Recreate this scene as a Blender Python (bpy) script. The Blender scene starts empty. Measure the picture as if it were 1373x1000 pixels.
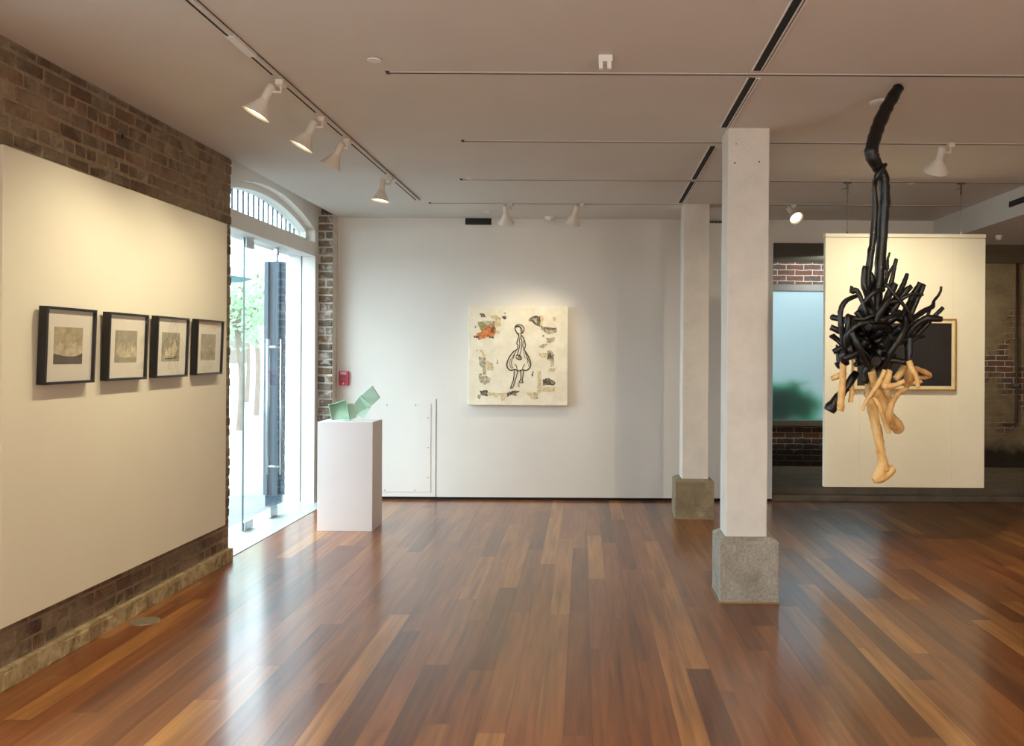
import bpy, bmesh, math, random
from mathutils import Vector, Matrix
random.seed(7)
SC = bpy.context.scene
COL = SC.collection
# ------------------------------------------------------------------ camera model
F = 1180.0; PX, PY = 795.0, 475.0; EYE = 1.55; ROLL = 0.006
def at(x, y, Y):
    dx, dy = x-PX, y-PY
    u = dx+ROLL*dy; v = dy-ROLL*dx
    return Vector((u*Y/F, Y, EYE-v*Y/F))
cam_d = bpy.data.cameras.new('camera'); cam = bpy.data.objects.new('camera', cam_d); COL.objects.link(cam)
cam_d.sensor_fit = 'HORIZONTAL'; cam_d.sensor_width = 36; cam_d.lens = F*36/1373
cam_d.shift_x = -(PX-686.5)/1373; cam_d.shift_y = -(500-PY)/1373
cam_d.clip_start = .05; cam_d.clip_end = 300
cam.matrix_world = Matrix.Translation((0, 0, EYE)) @ Matrix.Rotation(math.pi/2, 4, 'X') @ Matrix.Rotation(ROLL, 4, 'Z')
SC.camera = cam
SC.view_settings.view_transform = 'Standard'; SC.view_settings.look = 'None'
SC.view_settings.gamma = 1; SC.view_settings.use_curve_mapping = False
SC.view_settings.exposure = 0.7

H = 2.985           # ceiling
WX = -2.70          # left brick face
YB = 9.33           # back wall face
# ------------------------------------------------------------------ materials
def lin(c):
    out = []
    for v in c[:3]:
        v = v/255.0
        out.append(v/12.92 if v <= .04045 else ((v+.055)/1.055)**2.4)
    return (*out, 1.0)
class NT:
    def __init__(s, name):
        s.m = bpy.data.materials.new(name); s.m.use_nodes = True
        s.t = s.m.node_tree; s.n = s.t.nodes; s.l = s.t.links
        s.b = s.n['Principled BSDF']; s.out = s.n['Material Output']
    def node(s, typ, **kw):
        nd = s.n.new(typ)
        for k, v in kw.items(): setattr(nd, k, v)
        return nd
    def link(s, a, b): s.l.new(a, b)
    def co(s, scale=(1, 1, 1), rot=(0, 0, 0), loc=(0, 0, 0)):
        g = s.node('ShaderNodeNewGeometry'); mp = s.node('ShaderNodeMapping')
        mp.inputs['Scale'].default_value = scale; mp.inputs['Rotation'].default_value = rot
        mp.inputs['Location'].default_value = loc
        s.link(g.outputs['Position'], mp.inputs['Vector']); return mp.outputs['Vector']
    def noise(s, vec, scale, detail=4, rough=.55, dist=0):
        nd = s.node('ShaderNodeTexNoise'); nd.inputs['Scale'].default_value = scale
        nd.inputs['Detail'].default_value = detail; nd.inputs['Roughness'].default_value = rough
        nd.inputs['Distortion'].default_value = dist
        if vec is not None: s.link(vec, nd.inputs['Vector'])
        return nd.outputs['Fac']
    def ramp(s, fac, stops, interp='LINEAR'):
        r = s.node('ShaderNodeValToRGB'); cr = r.color_ramp; cr.interpolation = interp
        while len(cr.elements) < len(stops): cr.elements.new(.5)
        for e, (p, c) in zip(cr.elements, stops): e.position = p; e.color = c
        s.link(fac, r.inputs['Fac']); return r.outputs['Color']
    def math(s, op, a, b=None, c=None):
        nd = s.node('ShaderNodeMath', operation=op)
        for i, v in enumerate((a, b, c)):
            if v is None: continue
            if isinstance(v, (int, float)): nd.inputs[i].default_value = v
            else: s.link(v, nd.inputs[i])
        return nd.outputs[0]
    def mix(s, fac, a, b, blend='MIX'):
        nd = s.node('ShaderNodeMix', data_type='RGBA', blend_type=blend)
        for inp, v in ((nd.inputs[0], fac), (nd.inputs[6], a), (nd.inputs[7], b)):
            if isinstance(v, (int, float)): inp.default_value = v
            elif isinstance(v, tuple): inp.default_value = v
            else: s.link(v, inp)
        return nd.outputs[2]
    def bump(s, h, strength=.3, dist=.01):
        b = s.node('ShaderNodeBump'); b.inputs['Strength'].default_value = strength
        b.inputs['Distance'].default_value = dist
        s.link(h, b.inputs['Height']); s.link(b.outputs['Normal'], s.b.inputs['Normal'])
def basic(name, rgb, rough=.6, var=.06, scale=8, bump=0, metal=0, spec=None, bscale=120):
    t = NT(name); c = lin(rgb); v = t.co()
    n = t.noise(v, scale)
    d = tuple(x*(1-var) for x in c[:3])+(1,); u = tuple(min(1, x*(1+var)) for x in c[:3])+(1,)
    t.link(t.ramp(n, [(.3, d), (.7, u)]), t.b.inputs['Base Color'])
    t.b.inputs['Roughness'].default_value = rough; t.b.inputs['Metallic'].default_value = metal
    if spec is not None: t.b.inputs['Specular IOR Level'].default_value = spec
    if bump: t.bump(t.noise(v, bscale, 3), bump, .004)
    return t.m
M = {}
M['wall'] = basic('white_plaster', (222, 217, 209), .75, .02, 2, .08)
M['ceiling'] = basic('ceiling_paint', (213, 210, 203), .85, .025, 2, .15, bscale=60)
M['board'] = basic('display_board_paint', (224, 217, 194), .7, .02, 2, .08)
M['panel'] = basic('hanging_panel_paint', (222, 217, 196), .7, .04, 3, .08)
M['white'] = basic('white_gloss_paint', (232, 232, 228), .45, .02, 5)
M['col'] = basic('painted_post', (220, 215, 206), .6, .06, 7, .8, bscale=35)
M['lamp'] = basic('lamp_enamel', (222, 214, 202), .4, .02, 5)
M['plinth'] = basic('plinth_paint', (228, 222, 222), .6, .015, 3)
M['black'] = basic('black_lacquer', (16, 15, 17), .35, .1, 20)
M['dark'] = basic('dark_gap', (14, 12, 11), .8, .1, 10)
M['slot'] = basic('dark_slot', (58, 50, 44), .7, .1, 10)
M['mat'] = basic('mat_board', (238, 231, 214), .8, .015, 6)
M['steel'] = basic('brushed_steel', (190, 195, 198), .28, .05, 30, metal=1)
M['wire'] = basic('grey_wire', (120, 116, 110), .4, .05, 30, metal=.7)
M['red'] = basic('red_plastic', (190, 32, 60), .4, .04, 20)
M['redd'] = basic('dark_red_plastic', (120, 14, 38), .4, .04, 20)
M['text'] = basic('white_print', (240, 225, 228), .5, .01, 20)
M['mint'] = basic('mint_glaze', (172, 206, 184), .45, .05, 12)
M['gold'] = basic('gilt_wood', (168, 128, 66), .35, .12, 30, metal=.3)
M['cream'] = basic('cream_frame_paint', (214, 200, 160), .5, .06, 20)
M['blue'] = basic('blue_grey_steel', (50, 68, 84), .5, .08, 6)
M['olive'] = basic('soffit_paint', (128, 120, 98), .8, .05, 3)
M['steelgrey'] = basic('window_frame_grey', (112, 104, 90), .5, .06, 8)
M['vent'] = basic('vent_black', (8, 8, 8), .6, .1, 8)
M['greymetal'] = basic('grey_cover', (150, 140, 118), .4, .1, 30, metal=.4)
M['rust'] = basic('rusty_pipe', (74, 52, 38), .6, .25, 14)
M['tanwood'] = basic('tan_wood_trim', (150, 116, 76), .5, .12, 20)
M['marble'] = basic('pale_sill', (168, 176, 174), .35, .06, 9)
M['pave'] = basic('pale_paving', (112, 114, 114), .8, .12, 3)
M['facade'] = basic('pale_facade', (226, 226, 222), .8, .04, .5)
M['teal'] = basic('teal_canvas', (150, 192, 196), .8, .05, 4)
M['bark'] = basic('bark', (120, 104, 90), .8, .2, 10)
M['whitebrick'] = basic('white_painted_brick', (214, 222, 222), .8, .06, 9, .6, bscale=30)

def concrete():
    t = NT('rough_concrete'); v = t.co()
    n1 = t.noise(v, 5, 8, .65, .6); n2 = t.noise(v, 60, 4)
    c = t.ramp(n1, [(.25, lin((104, 97, 86))), (.5, lin((150, 142, 130))), (.72, lin((182, 175, 163)))])
    c = t.mix(.35, c, t.ramp(n2, [(.3, lin((100, 92, 80))), (.7, lin((196, 188, 176)))]), 'MIX')
    t.link(c, t.b.inputs['Base Color']); t.b.inputs['Roughness'].default_value = .8
    t.bump(t.math('ADD', n1, t.math('MULTIPLY', n2, .4)), .6, .01); return t.m
M['concrete'] = concrete()
def concrete2():
    t = NT('brown_concrete'); v = t.co()
    n1 = t.noise(v, 5, 8, .65, .6); n2 = t.noise(v, 70, 4)
    c = t.ramp(n1, [(.3, lin((112, 98, 76))), (.55, lin((142, 128, 102))), (.75, lin((170, 158, 132)))])
    t.link(c, t.b.inputs['Base Color']); t.b.inputs['Roughness'].default_value = .85
    t.bump(t.math('ADD', n1, t.math('MULTIPLY', n2, .4)), .6, .01); return t.m
M['concrete2'] = concrete2()
M['step'] = basic('old_concrete_step', (112, 98, 80), .75, .22, 5, .4, bscale=40)

def floor_mat():
    t = NT('polished_plank_floor')
    g = t.node('ShaderNodeNewGeometry'); mp = t.node('ShaderNodeMapping')
    mp.inputs['Rotation'].default_value = (0, 0, -.0115)
    t.link(g.outputs['Position'], mp.inputs['Vector'])
    sp = t.node('ShaderNodeSeparateXYZ'); t.link(mp.outputs['Vector'], sp.inputs[0])
    X, Y = sp.outputs[0], sp.outputs[1]
    W = .118
    xs = t.math('DIVIDE', t.math('ADD', X, 20.012), W); row = t.math('FLOOR', xs); fx = t.math('FRACT', xs)
    def wn(a, b=None):
        cx = t.node('ShaderNodeCombineXYZ'); t.link(a, cx.inputs[0])
        if b is not None: t.link(b, cx.inputs[1])
        w = t.node('ShaderNodeTexWhiteNoise', noise_dimensions='2D'); t.link(cx.outputs[0], w.inputs['Vector'])
        return w.outputs['Value']
    r1 = wn(row)
    L = t.math('ADD', 1.1, t.math('MULTIPLY', wn(t.math('ADD', row, 51.3)), 1.1))
    ys = t.math('ADD', t.math('DIVIDE', t.math('ADD', Y, 30), L), t.math('MULTIPLY', r1, 7.31))
    cell = t.math('FLOOR', ys); fy = t.math('FRACT', ys)
    rnd = wn(row, cell); rnd2 = wn(t.math('ADD', row, 7.7), t.math('ADD', cell, 3.3))
    col = t.ramp(rnd, [(0, lin((98, 54, 29))), (.1, lin((112, 62, 32))), (.34, lin((128, 75, 38))),
                       (.56, lin((140, 87, 45))), (.74, lin((132, 74, 38))), (.88, lin((158, 103, 54))), (1, lin((172, 119, 64)))])
    # grain, shifted per board
    cx = t.node('ShaderNodeCombineXYZ')
    t.link(t.math('ADD', t.math('MULTIPLY', X, 1.0), t.math('MULTIPLY', rnd, 31)), cx.inputs[0])
    t.link(t.math('ADD', Y, t.math('MULTIPLY', rnd2, 57)), cx.inputs[1])
    def stretched(sx, sy, sc, det, dist=0):
        m2 = t.node('ShaderNodeMapping'); m2.inputs['Scale'].default_value = (sx, sy, 1)
        t.link(cx.outputs[0], m2.inputs['Vector']); return t.noise(m2.outputs['Vector'], sc, det, .6, dist)
    g1 = stretched(1, .05, 34, 1.5, 0); g2 = stretched(1, .07, 8, 2, 0); g3 = stretched(1, .05, 19, 1, 0)
    col = t.mix(.75, col, t.ramp(g1, [(.3, (.66, .6, .56, 1)), (.7, (1.2, 1.18, 1.15, 1))]), 'MULTIPLY')
    col = t.mix(.8, col, t.ramp(g2, [(.28, (.6, .52, .48, 1)), (.46, (1, 1, 1, 1)), (.62, (1.1, 1.08, 1.04, 1)), (.76, (1.25, 1.3, 1.35, 1))]), 'MULTIPLY')
    col = t.mix(.5, col, t.ramp(g3, [(.32, (.55, .48, .45, 1)), (.5, (1, 1, 1, 1))]), 'MULTIPLY')
    vo = t.node('ShaderNodeTexVoronoi'); vo.inputs['Scale'].default_value = 1.7; t.link(cx.outputs[0], vo.inputs['Vector'])
    knot = t.math('LESS_THAN', vo.outputs['Distance'], .010)
    
    gap = t.math('LESS_THAN', t.math('MINIMUM', fx, t.math('SUBTRACT', 1, fx)), .009)
    ly = t.math('MULTIPLY', t.math('MINIMUM', fy, t.math('SUBTRACT', 1, fy)), L)
    gapy = t.math('LESS_THAN', ly, .0012)
    gm = t.math('MAXIMUM', gap, gapy)
    col = t.mix(t.math('MULTIPLY', gm, .6), col, lin((40, 20, 12)))
    t.link(col, t.b.inputs['Base Color'])
    big = t.noise(mp.outputs['Vector'], 1.6, 4)
    t.link(t.math('ADD', .285, t.math('MULTIPLY', t.math('ADD', big, t.math('MULTIPLY', rnd2, .35)), .05)), t.b.inputs['Roughness'])
    t.b.inputs['Specular IOR Level'].default_value = .4
    t.b.inputs['Coat Weight'].default_value = .5; t.b.inputs['Coat Roughness'].default_value = .15; t.b.inputs['Coat IOR'].default_value = 1.5
    hh = t.math('ADD', t.math('MULTIPLY', t.math('SUBTRACT', 1, gm), .6), t.math('ADD', t.math('MULTIPLY', rnd2, .25), t.math('MULTIPLY', big, .5)))
    t.bump(hh, .1, .004)
    return t.m
M['floor'] = floor_mat()

def island_brick(name, stops, mortar, smear=.5, sm_lo=.45, sm_hi=.6, sc=5):
    t = NT(name); g = t.node('ShaderNodeNewGeometry'); v = t.co()
    c = t.ramp(g.outputs['Random Per Island'], stops)
    n = t.noise(v, 25, 6, .65); c = t.mix(.7, c, t.ramp(n, [(.3, (.6, .58, .55, 1)), (.7, (1.3, 1.28, 1.25, 1))]), 'MULTIPLY')
    s = t.noise(v, sc, 7, .7, .5)
    c = t.mix(t.math('MULTIPLY', t.ramp(s, [(sm_lo, (0, 0, 0, 1)), (sm_hi, (1, 1, 1, 1))]), smear), c, mortar)
    t.link(c, t.b.inputs['Base Color']); t.b.inputs['Roughness'].default_value = .9
    t.bump(t.math('ADD', n, s), .8, .008); return t.m
def mortar_mat(name, a, b):
    t = NT(name); v = t.co(); n = t.noise(v, 14, 7, .7)
    t.link(t.ramp(n, [(.3, lin(a)), (.7, lin(b))]), t.b.inputs['Base Color'])
    t.b.inputs['Roughness'].default_value = .95; t.bump(n, .9, .012); return t.m
MORT = lin((150, 134, 108))
M['brick'] = island_brick('old_brick', [(0, lin((82, 60, 46))), (.25, lin((104, 78, 58))), (.5, lin((96, 80, 62))), (.75, lin((120, 82, 62))), (1, lin((108, 94, 74)))],
                          MORT, .7, .44, .6, 2.4)
M['mortar'] = mortar_mat('old_mortar', (118, 102, 80), (166, 148, 118))
M['brick2'] = island_brick('grey_brown_brick', [(0, lin((92, 84, 74))), (.3, lin((128, 108, 88))), (.6, lin((108, 106, 98))), (1, lin((150, 134, 114)))],
                           lin((206, 198, 186)), .75, .5, .62, 11)
M['mortar2'] = mortar_mat('white_mortar', (196, 186, 172), (226, 220, 210))
M['basecourse'] = island_brick('pale_base_course', [(0, lin((126, 108, 74))), (.5, lin((166, 144, 102))), (1, lin((112, 92, 66)))], lin((190, 172, 134)), .7, .46, .58, 10)

def wash_brick():   # big rear wall: patchy render over brick, damp black at the foot
    t = NT('rendered_rear_brick'); g = t.node('ShaderNodeNewGeometry')
    sp = t.node('ShaderNodeSeparateXYZ'); t.link(g.outputs['Position'], sp.inputs[0])
    cx = t.node('ShaderNodeCombineXYZ'); t.link(sp.outputs[0], cx.inputs[0]); wob = t.math('MULTIPLY', t.noise(g.outputs['Position'], 7, 3), .03); t.link(t.math('ADD', sp.outputs[2], wob), cx.inputs[1])
    br = t.node('ShaderNodeTexBrick'); br.inputs['Scale'].default_value = 1
    br.inputs['Brick Width'].default_value = .225; br.inputs['Row Height'].default_value = .072
    br.inputs['Mortar Size'].default_value = .006; br.inputs['Mortar Smooth'].default_value = .4; br.inputs['Bias'].default_value = -.1
    br.inputs['Color1'].default_value = lin((122, 82, 62)); br.inputs['Color2'].default_value = lin((88, 80, 72))
    br.inputs['Mortar'].default_value = lin((206, 200, 188)); t.link(cx.outputs[0], br.inputs['Vector'])
    v = g.outputs['Position']
    n = t.noise(v, 12, 6, .65); c = t.mix(.6, br.outputs['Color'], t.ramp(n, [(.3, (.6, .6, .6, 1)), (.7, (1.3, 1.3, 1.3, 1))]), 'MULTIPLY')
    s = t.noise(v, 2.2, 8, .7, .4)
    band = t.math('MULTIPLY', t.math('ABSOLUTE', t.math('SUBTRACT', sp.outputs[2], 1.3)), .22)
    rightonly = t.math('GREATER_THAN', sp.outputs[0], 3.3)
    fac = t.ramp(t.math('ADD', s, band), [(.52, (0, 0, 0, 1)), (.6, (1, 1, 1, 1))])
    fac = t.math('MULTIPLY', t.math('MULTIPLY', fac, rightonly), .93)
    rend = t.ramp(t.noise(v, 4, 6, .7), [(.3, lin((120, 100, 74))), (.7, lin((158, 140, 108)))])
    c = t.mix(fac, c, rend)
    damp = t.ramp(t.math('ADD', sp.outputs[2], t.math('MULTIPLY', s, .35)), [(.5, (.12, .11, .1, 1)), (.68, (1, 1, 1, 1))])
    c = t.mix(1, c, damp, 'MULTIPLY')
    t.link(c, t.b.inputs['Base Color']); t.b.inputs['Roughness'].default_value = .92
    t.bump(t.math('ADD', n, t.math('MULTIPLY', br.outputs['Fac'], -.8)), .8, .01); return t.m
M['rear'] = wash_brick()

def glass(name, tint, refl=.08):
    t = NT(name); tr = t.node('ShaderNodeBsdfTransparent'); tr.inputs['Color'].default_value = tint
    gl = t.node('ShaderNodeBsdfGlossy'); gl.inputs['Roughness'].default_value = .01
    lw = t.node('ShaderNodeLayerWeight'); lw.inputs['Blend'].default_value = .5
    fr = t.math('ADD', refl*.5, t.math('MULTIPLY', t.math('POWER', lw.outputs['Facing'], 5), .9))
    mx = t.node('ShaderNodeMixShader'); t.link(fr, mx.inputs[0])
    t.link(tr.outputs[0], mx.inputs[1]); t.link(gl.outputs[0], mx.inputs[2]); t.link(mx.outputs[0], t.out.inputs['Surface'])
    return t.m
M['glass'] = glass('door_glass', (.93, .97, .97, 1))
M['picglass'] = glass('picture_glass', (.98, .98, .97, 1))
M['glassedge'] = basic('glass_edge', (70, 98, 100), .2, .05, 5)
def frosted():
    t = NT('frosted_glass')
    t.b.inputs['Base Color'].default_value = (.20, .265, .28, 1); t.b.inputs['Roughness'].default_value = .47
    t.b.inputs['Transmission Weight'].default_value = 1; t.b.inputs['IOR'].default_value = 1.4
    return t.m
M['frost'] = frosted()
def emis(name, rgb, s):
    t = NT(name); t.b.inputs['Base Color'].default_value = rgb; t.b.inputs['Emission Color'].default_value = rgb
    t.b.inputs['Emission Strength'].default_value = s; return t.m
M['bulb'] = emis('lamp_bulb', (1, .87, .6, 1), 5)
M['bulbhot'] = emis('lamp_bulb_bright', (1, .86, .56, 1), 2.2)
def leafm(name, c, tr=.4):
    t = NT(name); v = t.co(); n = t.noise(v, 3)
    cc = t.ramp(n, [(.3, tuple(x*.7 for x in lin(c)[:3])+(1,)), (.7, lin(c))])
    t.link(cc, t.b.inputs['Base Color']); t.b.inputs['Roughness'].default_value = .7
    tl = t.node('ShaderNodeBsdfTranslucent'); t.link(cc, tl.inputs['Color'])
    mx = t.node('ShaderNodeMixShader'); mx.inputs[0].default_value = tr
    t.link(t.b.outputs[0], mx.inputs[1]); t.link(tl.outputs[0], mx.inputs[2]); t.link(mx.outputs[0], t.out.inputs['Surface'])
    return t.m
M['leaf'] = leafm('tree_leaf', (176, 206, 166), .5)
M['frond'] = leafm('fern_frond', (100, 215, 150), .6)
def blackwood():
    t = NT('charred_wood'); v = t.co(scale=(1, 1, .35)); n = t.noise(v, 45, 6, .65, .4)
    t.link(t.ramp(n, [(.3, lin((6, 5, 5))), (.6, lin((17, 15, 13))), (.8, lin((42, 36, 30)))]), t.b.inputs['Base Color'])
    t.link(t.ramp(n, [(.3, (.24, .24, .24, 1)), (.7, (.5, .5, .5, 1))]), t.b.inputs['Roughness'])
    t.bump(n, .5, .004); return t.m
M['charred'] = blackwood()
def palewood():
    t = NT('peeled_pale_wood'); v = t.co(scale=(1, 1, .4)); n = t.noise(v, 22, 6, .6, .6)
    t.link(t.ramp(n, [(.28, lin((186, 134, 72))), (.5, lin((220, 178, 112))), (.75, lin((236, 206, 148)))]), t.b.inputs['Base Color'])
    t.b.inputs['Roughness'].default_value = .5; t.bump(n, .3, .003); return t.m
M['pale'] = palewood()
def canvas_mat():
    t = NT('cream_canvas'); v = t.co(); n = t.noise(v, 9, 6, .6); n2 = t.noise(v, 160, 2)
    t.link(t.ramp(n, [(.3, lin((226, 214, 188))), (.7, lin((242, 234, 212)))]), t.b.inputs['Base Color'])
    t.b.inputs['Roughness'].default_value = .7; t.bump(t.math('ADD', n, t.math('MULTIPLY', n2, .3)), .5, .006); return t.m
M['canvas'] = canvas_mat()
def scrap(name, a, b, c):
    t = NT(name); v = t.co(scale=(1, 1, 1)); n = t.noise(v, 40, 5, .75, .8)
    t.link(t.ramp(n, [(.36, lin(a)), (.48, lin(b)), (.62, lin(c))]), t.b.inputs['Base Color'])
    t.b.inputs['Roughness'].default_value = .7; return t.m
M['sc_grey'] = scrap('torn_print_grey', (92, 84, 72), (172, 160, 134), (214, 202, 172))
M['sc_tan'] = scrap('torn_paper_tan', (178, 152, 112), (212, 190, 148), (226, 210, 172))
M['sc_orange'] = scrap('torn_print_orange', (150, 62, 34), (204, 112, 58), (214, 158, 86))
M['sc_dark'] = scrap('torn_print_dark', (38, 34, 30), (88, 78, 62), (176, 160, 128))
M['sc_olive'] = scrap('torn_print_olive', (96, 96, 56), (150, 144, 86), (190, 170, 110))
M['ink'] = basic('black_ink', (34, 28, 22), .6, .1, 20)
def darkpaint():
    t = NT('near_black_painting'); g = t.node('ShaderNodeNewGeometry'); sp = t.node('ShaderNodeSeparateXYZ')
    t.link(g.outputs['Position'], sp.inputs[0])
    n = t.noise(t.co(scale=(2, 1, .2)), 6, 4)
    c = t.ramp(n, [(.3, lin((10, 8, 7))), (.7, lin((26, 20, 18)))])
    t.link(c, t.b.inputs['Base Color']); t.b.inputs['Roughness'].default_value = .45; return t.m
M['darkpaint'] = darkpaint()
def sepia(name, top, mid, low, seed):
    t = NT(name); v = t.co(scale=(1, 1, 1), loc=(seed, seed*2.3, 0)); n = t.noise(v, 18, 6, .65, .6)
    t.link(t.ramp(n, [(.32, lin(low)), (.5, lin(mid)), (.68, lin(top))]), t.b.inputs['Base Color'])
    t.b.inputs['Roughness'].default_value = .6; return t.m
M['sky1'] = sepia('sepia_cloud', (206, 192, 158), (182, 166, 130), (160, 144, 110), 1)
M['land'] = sepia('sepia_cliff', (232, 220, 190), (206, 190, 154), (150, 134, 104), 4)
M['sea'] = sepia('sepia_sea', (112, 100, 84), (92, 82, 68), (76, 68, 56), 7)
M['sky2'] = sepia('sepia_haze', (184, 174, 146), (166, 156, 130), (148, 138, 114), 9)

# ------------------------------------------------------------------ mesh helpers
class MB:
    def __init__(s): s.v = []; s.f = []; s.mi = []
    def add(s, vs, fs, mi=0):
        o = len(s.v); s.v += [tuple(v) for v in vs]; s.f += [tuple(i+o for i in f) for f in fs]; s.mi += [mi]*len(fs); return s
    def box(s, x0, x1, y0, y1, z0, z1, mi=0, mat=None):
        vs = [Vector(p) for p in ((x0, y0, z0), (x1, y0, z0), (x1, y1, z0), (x0, y1, z0), (x0, y0, z1), (x1, y0, z1), (x1, y1, z1), (x0, y1, z1))]
        if mat: vs = [mat @ v for v in vs]
        return s.add(vs, [(0, 3, 2, 1), (4, 5, 6, 7), (0, 1, 5, 4), (1, 2, 6, 5), (2, 3, 7, 6), (3, 0, 4, 7)], mi)
    def hexa(s, vs, mi=0): return s.add(vs, [(0, 3, 2, 1), (4, 5, 6, 7), (0, 1, 5, 4), (1, 2, 6, 5), (2, 3, 7, 6), (3, 0, 4, 7)], mi)
    def prism(s, pts, fn, a, b, mi=0):   # pts 2D outline, fn(p, t) -> 3D
        n = len(pts); vs = [fn(p, a) for p in pts]+[fn(p, b) for p in pts]
        return s.add(vs, [tuple(range(n))[::-1], tuple(range(n, 2*n))]+[(i, (i+1) % n, n+(i+1) % n, n+i) for i in range(n)], mi)
    def tube(s, pts, rad, n=10, mi=0, cap=True):
        pts = [Vector(p) for p in pts]; k = len(pts)
        if not hasattr(rad, '__len__'): rad = [rad]*k
        tang = [(pts[min(i+1, k-1)]-pts[max(i-1, 0)]).normalized() for i in range(k)]
        ref = Vector((0, 0, 1)) if abs(tang[0].z) < .9 else Vector((1, 0, 0))
        nrm = tang[0].cross(ref).normalized(); vs = []
        for i in range(k):
            nrm = (nrm-tang[i]*nrm.dot(tang[i])).normalized(); bi = tang[i].cross(nrm)
            for j in range(n):
                a = 2*math.pi*j/n; vs.append(pts[i]+(nrm*math.cos(a)+bi*math.sin(a))*rad[i])
        fs = [(i*n+j, i*n+(j+1) % n, (i+1)*n+(j+1) % n, (i+1)*n+j) for i in range(k-1) for j in range(n)]
        if cap: fs += [tuple(range(n))[::-1], tuple(range((k-1)*n, k*n))]
        return s.add(vs, fs, mi)
    def lathe(s, prof, n=24, mat=Matrix(), mi=0):   # prof [(r, z)] open profile
        vs = []
        for r, z in prof:
            for j in range(n):
                a = 2*math.pi*j/n; vs.append(mat @ Vector((r*math.cos(a), r*math.sin(a), z)))
        k = len(prof)
        fs = [(i*n+j, i*n+(j+1) % n, (i+1)*n+(j+1) % n, (i+1)*n+j) for i in range(k-1) for j in range(n)]
        if prof[0][0] > 1e-5: pass
        return s.add(vs, fs, mi)
    def build(s, name, mats, parent=None, smooth=False, bevel=0, loc=None):
        me = bpy.data.meshes.new(name); me.from_pydata(s.v, [], s.f)
        if not isinstance(mats, (list, tuple)): mats = [mats]
        for m in mats: me.materials.append(M[m] if isinstance(m, str) else m)
        for p, i in zip(me.polygons, s.mi): p.material_index = i
        bm = bmesh.new(); bm.from_mesh(me)
        bmesh.ops.recalc_face_normals(bm, faces=bm.faces); bm.to_mesh(me); bm.free()
        if smooth:
            for p in me.polygons: p.use_smooth = len(p.vertices) <= 4
        o = bpy.data.objects.new(name, me); COL.objects.link(o)
        if loc is not None:      # vertices are world coordinates, the origin moves to loc
            me.transform(Matrix.Translation(-Vector(loc))); o.location = loc
        if parent is not None:
            o.parent = parent; o.matrix_parent_inverse = Matrix.Translation(parent.location).inverted() if parent.rotation_euler[:] == (0, 0, 0) else parent.matrix_basis.inverted()
        if bevel:
            b = o.modifiers.new('bevel', 'BEVEL'); b.width = bevel; b.segments = 2; b.limit_method = 'ANGLE'
        return o
def struct(o): o['kind'] = 'structure'; return o
def tag(o, label, cat, group=None, kind=None):
    o['label'] = label; o['category'] = cat
    if group: o['group'] = group
    if kind: o['kind'] = kind
    return o
def empty(name, loc, label, cat, group=None):
    o = bpy.data.objects.new(name, None); COL.objects.link(o); o.location = loc; o.empty_display_size = .05
    return tag(o, label, cat, group)
def copy_tree(o, parent=None):
    c = o.copy(); COL.objects.link(c)
    if parent is not None: c.parent = parent
    for ch in [x for x in bpy.data.objects if x.parent == o]: copy_tree(ch, c)
    return c
def catmull(P, m=4):
    out = []
    n = len(P)
    for i in range(n-1):
        p0, p1, p2, p3 = P[max(i-1, 0)], P[i], P[i+1], P[min(i+2, n-1)]
        for k in range(m):
            t = k/m
            out.append(tuple(.5*((2*b)+(-a+c)*t+(2*a-5*b+4*c-d)*t*t+(-a+3*b-3*c+d)*t**3) for a, b, c, d in zip(p0, p1, p2, p3)))
    out.append(tuple(P[-1])); return out
SB = lambda x0, x1, y0, y1, z0, z1, name, mat, parent=None, bevel=0: MB().box(x0, x1, y0, y1, z0, z1).build(name, mat, parent, bevel=bevel)

# ------------------------------------------------------------------ the setting
DY0, DY1 = 6.57, 9.15        # doorway along the left wall
XO = -3.20                   # outer face of left wall
struct(SB(-2.72, 7.0, -3.0, YB+.2, -.1, 0, 'floor', 'floor'))
struct(SB(WX, 3.6, -3.0, YB+.1, H, H+.2, 'ceiling', 'ceiling'))
# left wall: two brick piers and the white head over the openings
wl = struct(MB().box(XO, WX-.012, 3.3, DY0-.004, 0, H+.16).build('wall_left', 'mortar'))
struct(MB().box(XO, WX-.012, -3.0, .4, 0, H+.16).build('wall_left', 'mortar'))
wl3 = struct(MB().box(XO, WX-.012, DY1+.012, 11.5, 0, H+.16).build('wall_left', 'mortar2'))
def courses(mb, axis, a0, a1, z0, z1, plane, depth, ch=.075, bl=.215, jag=None, skip=None, gap=.013):
    z = z0; k = 0
    while z < z1-.02:
        h = ch-gap+random.uniform(-.004, .003); p = a1+random.uniform(-.006, .005) if jag else a1
        first = True
        while p > a0:
            w = (bl if (k % 3) else bl*.5)*random.uniform(.92, 1.06)
            if first and k % 2: w *= .55
            first = False
            q = max(a0, p-w+gap)
            if p-q > .03 and not (skip and skip(q, p, z, z+h)):
                d = depth+random.uniform(-.004, .004)
                if axis == 'Y': mb_bev(mb, plane-.03, plane-.012+d, q, p, z, min(z+h, z1))
                else: mb_bev(mb, q, p, plane+.012-d, plane+.03, z, min(z+h, z1))
            p = q-gap
        z += ch; k += 1
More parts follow.
